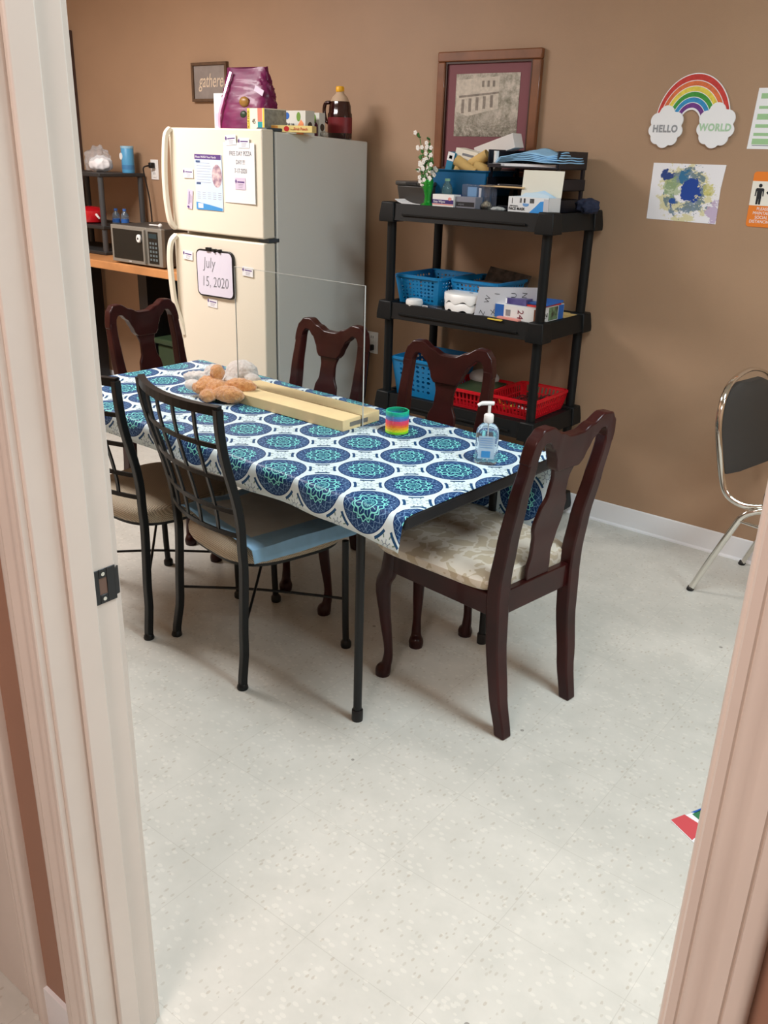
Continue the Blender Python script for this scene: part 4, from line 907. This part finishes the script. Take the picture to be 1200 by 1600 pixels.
basket('storage_basket', 'blue perforated basket at the left of the middle tier', (-2.435, 3.50, s2_), .245, .30, .125, m_bluebasket, 11, 6)
basket('storage_basket', 'blue perforated basket holding dark papers on the middle tier', (-2.165, 3.545, s2_), .245, .27, .125, m_bluebasket, 11, 6)
basket('storage_basket', 'tall blue perforated basket on the tier below, left end', (-2.40, 3.47, s1), .265, .32, .178, m_bluebasket, 8, 6, taper=.84, hole=.3)
basket('storage_basket', 'red slotted basket with green lid inside, lower tier middle', (-2.148, 3.46, s1), .255, .29, .085, m_red, 12, 2, square=True)
basket('storage_basket', 'red slotted basket of tangled yarn at lower tier right', (-1.90, 3.50, s1), .24, .33, .085, m_red, 12, 2, square=True)
# contents
tag(obj('folder', bx(-.11, .11, -.002, .002, 0, .17), M('dark printed folder', (52, 46, 44), .5, c2=(96, 84, 74), nscale=25), loc=(-2.15, 3.58, s2_+.01), rot=(R(-32), R(6), 0)), 'dark printed folder leaning in the middle tier blue basket', 'folder')
tag(obj('papers', bx(-.1, .1, -.07, .07, 0, .1), M('brown stacked papers', (92, 70, 60), .8, c2=(150, 120, 110), nscale=40), loc=(-2.165, 3.53, s2_+.008), bevel=.004), 'brown papers stacked inside the middle tier blue basket', 'papers')
tag(obj('green_board', bx(-.085, .085, -.1, .1, 0, .006), M('dark green lid', (56, 68, 44), .5), loc=(-2.13, 3.46, s1+.075), rot=(R(4), 0, 0), bevel=.002), 'dark green board lying in the middle red basket', 'board')
tag(obj('cloth_bundle', ball(BM(), (0, 0, .04), .07, (1.1, .8, .55)), M('grey white fabric', (190, 186, 182), .9), loc=(-2.17, 3.56, s1+.055), smooth=True), 'pale fabric bundle at the back of the middle red basket', 'cloth')
rnd = random.Random(3); q = BM()
for k in range(26):
    a0 = rnd.uniform(0, 6.28); c0 = Vector((rnd.uniform(-.07, .07), rnd.uniform(-.1, .1), rnd.uniform(.012, .05))); rr = rnd.uniform(.02, .04)
    tube(q, [c0+Vector((rr*cos(a0+j*.5), rr*sin(a0+j*.5), .008*sin(j))) for j in range(11)], .0022, n=5)
o = tag(obj('yarn_tangle', q, M('dark red yarn', (90, 30, 32), .9, c2=(50, 40, 34)), loc=(-1.888, 3.485, s1+.006), smooth=True), 'tangled dark yarn and ribbon in the right red basket', 'yarn')
o['kind'] = 'stuff'
for pos, ang, m_ in (((-.08, -.09), .6, m_orange), ((-.03, -.11), -.4, m_yellow), ((.04, -.1), .2, m_paper)):
    tag(obj('ribbon', bx(-.03, .03, -.003, .003, 0, .012), m_, loc=(-1.888+pos[0], 3.485+pos[1], s1+.03), rot=(0, ang, 0)), {0: 'orange', 1: 'yellow', 2: 'white'}[(m_ is m_yellow)+2*(m_ is m_paper)]+' ribbon piece at the front of the right red basket', 'ribbon')
# middle tier front
t = thing('tin', 'small round white lidded tin at shelf edge', 'tin', (-2.42, 3.318, s2_)); obj('base', lathe(BM(), [(.034, 0), (.037, .003), (.037, .012)]), m_white, t, smooth=True); obj('lid', lathe(BM(), [(.039, .01), (.0395, .02), (.036, .029), (.025, .032), (.0, .0325)]), m_white, t, smooth=True)
t = thing('tape_pack', 'clear packet with barcode sticker lying by the white tin', 'packet', (-2.325, 3.312, s2_)); obj('packet', bx(-.035, .05, -.02, .02, 0, .015), m_clear, t, bevel=.004); obj('label', bx(-.03, -.002, -.0215, -.0205, .002, .014), m_paper, t)
q = BM(); [box(q, -.027+.003*k, -.0255+.003*k, -.0219, -.0215, .004, .012) for k in range(8)]; obj('barcode', q, m_ink, t)
for k in range(2):
    t = tag(obj('scalloped_tray', BM(), m_white), 'white scalloped paper tray, '+('lower' if k == 0 else 'upper')+' of two stacked on the shelf', 'tray', 'stacked white scalloped trays'); b = BM(); n = 96; rs = []
    for zf in (0, 1, 2, 3):
        r = []
        for j in range(n):
            a = 2*pi*j/n; rr = .115+(.003 if k else 0); zz = [.007*(1+sin(12*a)), .042, .042, .04][zf] if zf < 2 else (.044 if zf == 2 else .044)
            r_2 = rr if zf < 2 else (rr-.004 if zf == 2 else .01); r.append((r_2*abs(cos(a))**.8*(1 if cos(a) > 0 else -1), .82*r_2*abs(sin(a))**.8*(1 if sin(a) > 0 else -1), zz+(.001 if zf == 0 else 0)))
        rs.append(r)
    rings(b, rs, cap=False); b.to_mesh(t.data); b.free(); t.location = (-2.16, 3.385, s2_+.036*k)
    for p in t.data.polygons: p.use_smooth = True
# letter sheet
t = thing('letter_sheet', 'grey paper with handwritten letters standing between tray and boxes', 'paper', (-2.045, 3.30, s2_), R(28))
b = BM(); prism(b, [(-.035, 0), (-.02, .125), (.235, .135), (.235, .0)], -.0008, .0008, 'y'); obj('sheet', b, M('pale grey paper', (205, 205, 212), .7), t)
for s, x, z, a in (('I', .06, .1, 1.5), ('W', .02, .075, 1.3), ('U', .13, .098, 1.6), ('N', .175, .1, 1.5), ('Z', .0, .018, 1.2), ('X', .045, .022, .2)): text(s, .032, (x, -.0012, z), m_ink, t, 'handwriting', rot=(pi/2, -a, 0), bold=-.0004)
# blue/white box
t = carton('snack_box', 'white and blue carton marked 24 on the shelf', 'box', (-1.888, 3.43, s2_), .205, .23, .062, M('white carton', (226, 226, 224), .5))
obj('print', bx(-.1033, -.06, -.1158, -.115, 0, .062), m_bluep, t); text('24', .04, (.02, -.116, .03), M('maroon ink', (120, 40, 60), .5), t, rot=(pi/2, pi/2, 0))
q = BM(); [box(q, -.05+.003*k, -.0485+.003*k, -.1157, -.115, .018, .044) for k in range(8)]; obj('barcode', q, m_grey, t)
obj('print', bx(.085, .1026, -.1158, -.115, .004, .058), M('brown snack picture', (150, 96, 60), .6, c2=(110, 60, 40), nscale=60), t)
obj('print', bx(.1027, .1032, -.02, .06, .004, .058), M('leafy picture', (120, 150, 110), .6, c2=(60, 50, 40), nscale=50), t); obj('print', bx(.1027, .1032, .065, .112, 0, .06), m_bluep, t); text('24', .032, (.1036, -.045, .026), m_ink, t, rot=(pi/2, 0, pi/2))
t = carton('blister_pack', 'purple and clear packet with barcode on the carton', 'packet', (-1.925, 3.40, s2_+.062), .13, .11, .026, M('dark purple pack', (58, 50, 110), .35, c2=(96, 90, 140), nscale=20)); obj('label', bx(-.062, -.028, -.0556, -.055, .002, .024), m_paper, t)
tag(obj('notebook', bx(-.06, .06, -.08, .08, 0, .007), m_redp, loc=(-1.845, 3.43, s2_+.0625), rot=(0, 0, R(-4)), bevel=.001), 'red notebook lying beneath the blue notebook on the carton', 'notebook')
tag(obj('notebook', bx(-.055, .055, -.08, .08, 0, .009), m_bluep, loc=(-1.83, 3.44, s2_+.070), rot=(0, 0, R(3)), bevel=.001), 'blue notebook on top of the red notebook', 'notebook')
tag(obj('envelope', bx(-.07, .07, -.06, .06, 0, .006), m_cardb, loc=(-1.835, 3.60, s2_+.0), rot=(0, 0, R(3)), bevel=.001), 'tan envelope behind the carton marked 24', 'envelope')
tag(obj('card', bx(-.035, .035, -.02, .02, 0, .004), m_yellow, loc=(-1.965, 3.292, s2_+.001), rot=(R(4), 0, R(-6))), 'small yellow card in front of the carton marked 24', 'card')
tag(obj('card', bx(-.055, .055, -.012, .012, 0, .008), m_pink, loc=(-1.91, 3.297, s2_+.006), rot=(0, 0, R(-5)), bevel=.001), 'small pink card lying over the yellow card', 'card')

# ---- top tier
t = thing('storage_bin', 'dark grey bin with lid at top tier left', 'bin', (-2.495, 3.48, s3))
m_dg = M('smoky grey plastic', (62, 60, 58), .4)
obj('tub', rings(BM(), [[(x*a, y*b_, z) for x, y in SQ] for z, a, b_ in ((0, .078, .1), (.08, .086, .112))]), m_dg, t, bevel=.006); obj('lid', bx(-.092, .092, -.118, .118, .08, .098), m_dg, t, bevel=.006); obj('lid_grip', bx(-.03, .03, -.12, -.116, .084, .094), m_blktop, t)
b = BM(); rs = []
for k in range(9): x = -.08+.18*k/8; rs.append([(x, -.03, .004+.018*max(0, (3-k)/3)**2), (x, .04, .004+.018*max(0, (3-k)/3)**2), (x, .04, .0055+.018*max(0, (3-k)/3)**2), (x, -.03, .0055+.018*max(0, (3-k)/3)**2)])
tag(obj('magazine', rings(b, rs), m_paper, loc=(-2.465, 3.335, s3), rot=(0, 0, R(-6))), 'thin magazine with curled corner before the grey bin', 'magazine')
# flowers
t = thing('flower_vase', 'artificial white flowers in a shiny green vase', 'flowers', (-2.372, 3.318, s3))
m_gr = M('shiny green foil', (20, 150, 50), .15, metal=.4, coat=.5, bump=.8, bscale=120)
obj('vase', lathe(BM(), [(.03, 0), (.032, .008), (.016, .018), (.013, .04), (.02, .07), (.024, .1), (.02, .112)]), m_gr, t, smooth=True)
rnd = random.Random(9); m_leaf = M('green leaf', (62, 116, 54), .5); m_pet = M('white petal', (236, 232, 226), .6)
tips = [(-.062, 0, .295), (-.01, .01, .27), (.012, -.01, .21), (-.04, .0, .2), (.02, .02, .16), (-.03, -.02, .15), (0, 0, .24)]
for x, y, z in tips:
    st = obj('stem', tube(BM(), spl([(0, 0, .08), (x*.4, y*.4, z*.6), (x, y, z)], 5), .0018, n=5), m_leaf, t, smooth=True)
    lf = BM(); pe = BM()
    for j in range(12):
        f = rnd.uniform(.25, 1.02); c_ = Vector((x*f+rnd.uniform(-.012, .012), y*f+rnd.uniform(-.012, .012), .05+(z-.05)*f)); ball(lf, c_, rnd.uniform(.006, .01), (1, .4, 1.3), Matrix.Rotation(rnd.uniform(0, 3), 3, 'X'), 1)
    for j in range(6):
        f = rnd.uniform(.4, 1.0); c_ = Vector((x*f+rnd.uniform(-.014, .014), y*f-.008, .05+(z-.05)*f))
        for a in range(5): ball(pe, c_+Vector((.0055*cos(a*1.256), -.002, .0055*sin(a*1.256))), .005, (1, .5, 1), None, 1)
    obj('leaves', lf, m_leaf, st, smooth=True); obj('petals', pe, m_pet, st, smooth=True)
# little bottle
t = thing('small_bottle', 'small clear greenish bottle in front of the blue tote', 'bottle', (-2.325, 3.395, s3)); obj('body', lathe(BM(), [(.02, 0), (.022, .005), (.022, .05), (.024, .07), (.018, .09), (.011, .1), (.011, .108)], n=20), M('greenish clear bottle', (190, 225, 210), .08, trans=.85, alpha=.8), t, smooth=True); obj('cap', lathe(BM(), [(.012, .106), (.012, .116)], n=16), M('pale green cap', (150, 200, 170), .4), t, smooth=True)
t = carton('medicine_box', 'white box with purple band in front of the vase', 'box', (-2.277, 3.325, s3), .108, .055, .055, m_white)
obj('print', bx(-.054, .054, -.0282, -.0275, .018, .034), M('deep violet print', (60, 40, 110), .5), t); obj('print', bx(-.054, .054, -.0281, -.0275, .013, .017), m_pink, t); text('Easy Wipes', .013, (-.018, -.0285, .026), m_paper, t); obj('logo', prism(BM(), [(.035+.009*cos(a*pi/6), .038+.007*sin(a*pi/6)) for a in range(12)], -.0285, -.0275, 'y'), m_pink, t)
t = carton('medicine_box', 'grey box with black label beside the violet banded box', 'box', (-2.17, 3.335, s3), .1, .055, .05, M('silver grey carton', (128, 130, 142), .4)); obj('print', bx(-.045, .045, -.0282, -.0275, .012, .03), m_ink, t); text('wipes', .013, (-.02, -.0286, .021), m_grey, t)
# blue tote with contents
t = thing('tote', 'dark blue open tote packed with boxes on top tier', 'bin', (-2.29, 3.535, s3))
m_tb = M('teal blue plastic', (16, 92, 138), .4); b = BM()
rs = [[(x*a, y*b_, z) for x, y in SQ] for z, a, b_ in ((0, .125, .1), (.143, .142, .115), (.15, .15, .123), (.153, .15, .123), (.153, .138, .111), (.004, .12, .095))]; obj('tub', rings(b, rs), m_tb, t, bevel=.004)
def lean(name, label, cat, loc, dims, rot, mat, prints=()):
    t = thing(name, label, cat, loc, rot=tuple(R(a) for a in rot)); w_, d_, h_ = dims; obj('carton', bx(-w_/2, w_/2, -d_/2, d_/2, 0, h_), mat, t, bevel=.0015)
    for a, m_ in prints: obj('print', bx(a[0], a[1], -d_/2-.0006, -d_/2, a[2], a[3]), m_, t)
    return t
lean('pill_box', 'slim blue and white box leaning left in the blue tote', 'box', (-2.385, 3.50, s3+.08), (.035, .08, .145), (0, 12, 0), M('teal carton', (30, 130, 170), .5), [((-.0175, .0175, .11, .145), m_paper), ((-.008, .008, .118, .132), m_redp)])
lean('food_box', 'white box with red round mark standing in the blue tote', 'box', (-2.315, 3.51, s3+.07), (.115, .07, .165), (0, 10, 0), M('ivory carton', (228, 222, 208), .5), [((-.045, -.02, .1, .125), m_redp), ((-.02, .04, .14, .15), m_grey)])
lean('food_box', 'small pale box at the right inside the blue tote', 'box', (-2.235, 3.535, s3+.085), (.06, .06, .13), (0, 28, 0), M('light grey carton', (205, 202, 198), .5), [((-.015, .015, .085, .115), m_grey)])
for k, (dx, dy, dz, ry, rl, lb2) in enumerate(((-2.27, 3.45, .165, 118, .11, 'tan roll lying across the front of the blue tote'), (-2.225, 3.48, .195, 60, .09, 'tan roll slanting up behind the front roll'), (-2.2, 3.47, .16, 110, .07, 'short tan roll at the right end of the blue tote'), (-2.31, 3.455, .15, 20, .06, 'tan roll upright at left in the blue tote'))):
    q = BM(); lathe(q, [(.02, -rl/2), (.023, -rl/2), (.023, rl/2), (.02, rl/2), (.02, -rl/2)], n=20, cap=False); tag(obj('cardboard_roll', q, m_cardb, loc=(dx, dy, s3+dz), rot=(0, R(ry), R(8*k)), smooth=True), lb2, 'cardboard roll')
lean('long_box', 'long white box tilted across the tote and letter tray', 'box', (-2.30, 3.60, s3+.215), (.06, .075, .2), (0, 72, 0), M('matte white carton', (222, 216, 212), .6))
# letter tray
t = thing('letter_tray', 'black three-level letter tray on the top tier', 'tray', (-1.985, 3.52, s3))
m_lt = M('black tray plastic', (22, 24, 34), .35)
for z, h in ((.0, .05), (.085, .045), (.168, .07)):
    b = BM(); box(b, -.165, .165, -.09, .17, z, z+.005); box(b, -.165, -.16, -.09, .17, z, z+h); box(b,   .16, .165, -.09, .17, z, z+h); box(b, -.165, .165, .165, .17, z, z+h); box(b, -.165, -.1, -.092, -.087, z, z+.016); box(b, -.1, .165, -.092, -.087, z, z+.02 if z < .16 else z+.008)
    obj('tray_level', b, m_lt, t, bevel=.002)
for sx in (-1, 1):
    for sy in (-.07, .15):
        for z in (.05, .13): obj('post', bx(sx*.159-.005, sx*.159+.005, sy-.01, sy+.01, z-.002, z+.04), m_lt, t)
# loop end panels
b = BM(); prism(b, [(-.085, .23), (-.075, .238), (.06, .238), (.07, .225), (.07, .17), (-.085, .17)], .161, .167, 'x'); obj('end_panel', b, m_lt, t)
b = BM(); prism(b, [(-.085, .235), (-.02, .235), (.01, .205), (.01, .17), (-.085, .17)], -.167, -.161, 'x'); obj('end_panel', b, m_lt, t)
tag(obj('papers', bx(-.15, .15, -.075, .15, 0, .012), m_paper, loc=(-1.985, 3.52, s3+.174), bevel=.001), 'thin stack of papers under the blue pads in the tray', 'papers')
tag(obj('glue_stick', tube(BM(), [(0, 0, 0), (0, 0, .045)], .011, n=14), m_white, loc=(-2.125, 3.455, s3+.188), smooth=True), 'small white stick standing at left of the top tray', 'glue stick')
tag(obj('ruler', bx(-.11, .11, -.012, .012, 0, .005), M('light wood ruler', (222, 190, 140), .5), loc=(-2.06, 3.42, s3+.092), rot=(0, 0, R(-2))), 'pale wooden ruler sticking out of the middle tray', 'ruler')
tag(obj('eraser', bx(-.012, .012, -.008, .008, 0, .012), M('grey eraser', (170, 165, 170), .6), loc=(-2.09, 3.45, s3+.091), bevel=.002), 'grey eraser in the middle letter tray', 'eraser')
tag(obj('eraser', bx(-.012, .012, -.008, .008, 0, .01), M('white eraser', (210, 206, 206), .6), loc=(-2.09, 3.45, s3+.174), bevel=.002), 'white eraser at the left front of the top letter tray', 'eraser')
for k in range(5):
    b = BM(); nx_ = 16; gv = []
    for i in range(nx_+1):
        r = []
        for j in range(9):
            u, v = -1+2*i/nx_, -1+2*j/8; z = .004+.005*k+.034*(.5+.5*cos(pi*max(-1, min(1, (u+.15)/.85))))*(.35+.65*(v+1)/2)*(.55+.45*k/4)+.03*max(0, u-.55)*(k/4)*1.3-.012*max(0, -u-.6)+.002*sin(7*u+k)*cos(5*v)
            r.append(b.verts.new((.15*u*(1-.02*k)+.005, .105*v, z)))
        gv.append(r)
    for i in range(nx_):
        for j in range(8): b.faces.new((gv[i][j], gv[i+1][j], gv[i+1][j+1], gv[i][j+1]))
    tag(obj('absorbent_pad', b, m_bluepad, loc=(-1.965, 3.535, s3+.190), rot=(0, 0, R(-4+3*k)), smooth=True, solid=.004), 'folded light blue pad, '+('bottom', 'second from the bottom', 'middle', 'second from the top', 'top')[k]+' of the stack in the letter tray', 'pad', 'folded blue pads in the tray')
# face masks
t = thing('face_mask_box', 'open white and blue face mask box with lid up', 'box', (-1.872, 3.36, s3)); w_, d_, h_ = .185, .1, .064
m_mb = M('white mask carton', (226, 228, 230), .5); b = BM()
box(b, -w_/2, w_/2, -d_/2, -d_/2+.0015, 0, h_); box(b, -w_/2, w_/2, d_/2-.0015, d_/2, 0, h_); box(b, -w_/2, -w_/2+.0015, -d_/2, d_/2, 0, h_); box(b, w_/2-.0015, w_/2, -d_/2, d_/2, 0, h_); box(b, -w_/2, w_/2, -d_/2, d_/2, 0, .0015)
obj('carton', b, m_mb, t); obj('lid', bx(-w_/2, w_/2, -.0008, .0008, 0, .1), M('ivory inside lid', (226, 224, 210), .6), t, loc=(0, d_/2, h_), rot=(R(-6), 0, 0))
q = BM(); prism(q, [(.0, .0), (.07, 0), (.07, .052), (.055, .05), (.035, .03)], -d_/2-.0006, -d_/2, 'y'); obj('print', q, M('azure print', (60, 150, 225), .5), t)
obj('print', bx(.07, .0925, -d_/2-.0007, -d_/2, 0, .06), M('pale grey side', (200, 200, 206), .5), t)
text('FACE MASK', .0145, (-.05, -d_/2-.001, .018), m_ink, t, bold=.0003); text('DISPOSABLE', .007, (-.064, -d_/2-.001, .0285), m_ink, t)
q = BM()
for k in range(9): box(q, .008+.0022*k, .009+.0022*k, -d_/2-.0009, -d_/2, .042, .059)
box(q, -.02, -.013, -d_/2-.0009, -d_/2, .042, .059); box(q, -.038, -.036, -d_/2-.0009, -d_/2, .042, .059); box(q, -.034, -.031, -d_/2-.0009, -d_/2, .042, .059); box(q, -.074, -.072, -d_/2-.0009, -d_/2, .038, .059)
obj('print', q, m_ink, t); obj('print', prism(BM(), [(-.01+.014*cos(a*pi/8), .036+.008*sin(a*pi/8)) for a in range(8, 17)]+[(.004, .04), (-.024, .04)], -d_/2-.0008, -d_/2, 'y'), M('blue mask picture', (110, 160, 215), .5), t)
for k in range(4):
    b = BM(); pts = [(-.075, .0), (.08, .0), (.08, .012+.003*k), (.02, .03+.004*k), (-.03, .035-.004*k), (-.075, .01)]
    prism(b, pts, 0, .002, 'y'); tag(obj('face_mask', b, M('pale blue mask %d' % k, (200-6*k, 222-3*k, 236), .7), loc=(-1.872, 3.335+.016*k, s3+.05), rot=(R(-12), R(4*k-8), 0), bevel=.0006), 'pale blue mask, '+('front', 'second from front', 'second from back', 'rear')+' one rising from the open box' if False else 'pale blue mask rising from the open box, '+('frontmost', 'second from front', 'third from front', 'rearmost')[k]+' of four', 'face mask', 'face masks in the open box')
crumple('plastic_packet', 'flattened grey plastic packet left of the mask box', 'packet', (-2.02, 3.325, s3), .05, M('grey film', (170, 176, 176), .25, alpha=.85), 8, (1.1, .55, .35))
crumple('plastic_packet', 'crumpled shiny foil packet beside the grey box', 'packet', (-2.095, 3.355, s3), .035, M('shiny foil wrap', (190, 186, 170), .15, metal=.5, c2=(60, 60, 70), nscale=30), 14, (1.1, .8, .9))
t = thing('clear_box', 'clear plastic box of small blue items behind grey box', 'box', (-2.165, 3.405, s3)); obj('shell', bx(-.07, .07, -.03, .03, 0, .098), M('clear shell', (200, 205, 225), .1, trans=.8, alpha=.45), t, bevel=.003); obj('insert', bx(-.045, .0, -.022, -.018, .05, .088), m_lblue, t); obj('insert', bx(.012, .022, -.022, -.018, .048, .085), m_paper, t)
crumple('ribbon_ball', 'small blue ball of foil behind the violet banded box', 'foil', (-2.26, 3.40, s3), .04, M('blue foil', (40, 50, 140), .2, metal=.3), 21, (.8, .7, 1.2))
crumple('cloth_bag', 'dark navy cloth bag slumped at top tier right end', 'bag', (-1.735, 3.56, s3+.002), .115, M('navy cloth', (34, 40, 62), .85), 31, (1.0, .8, .6), .5)
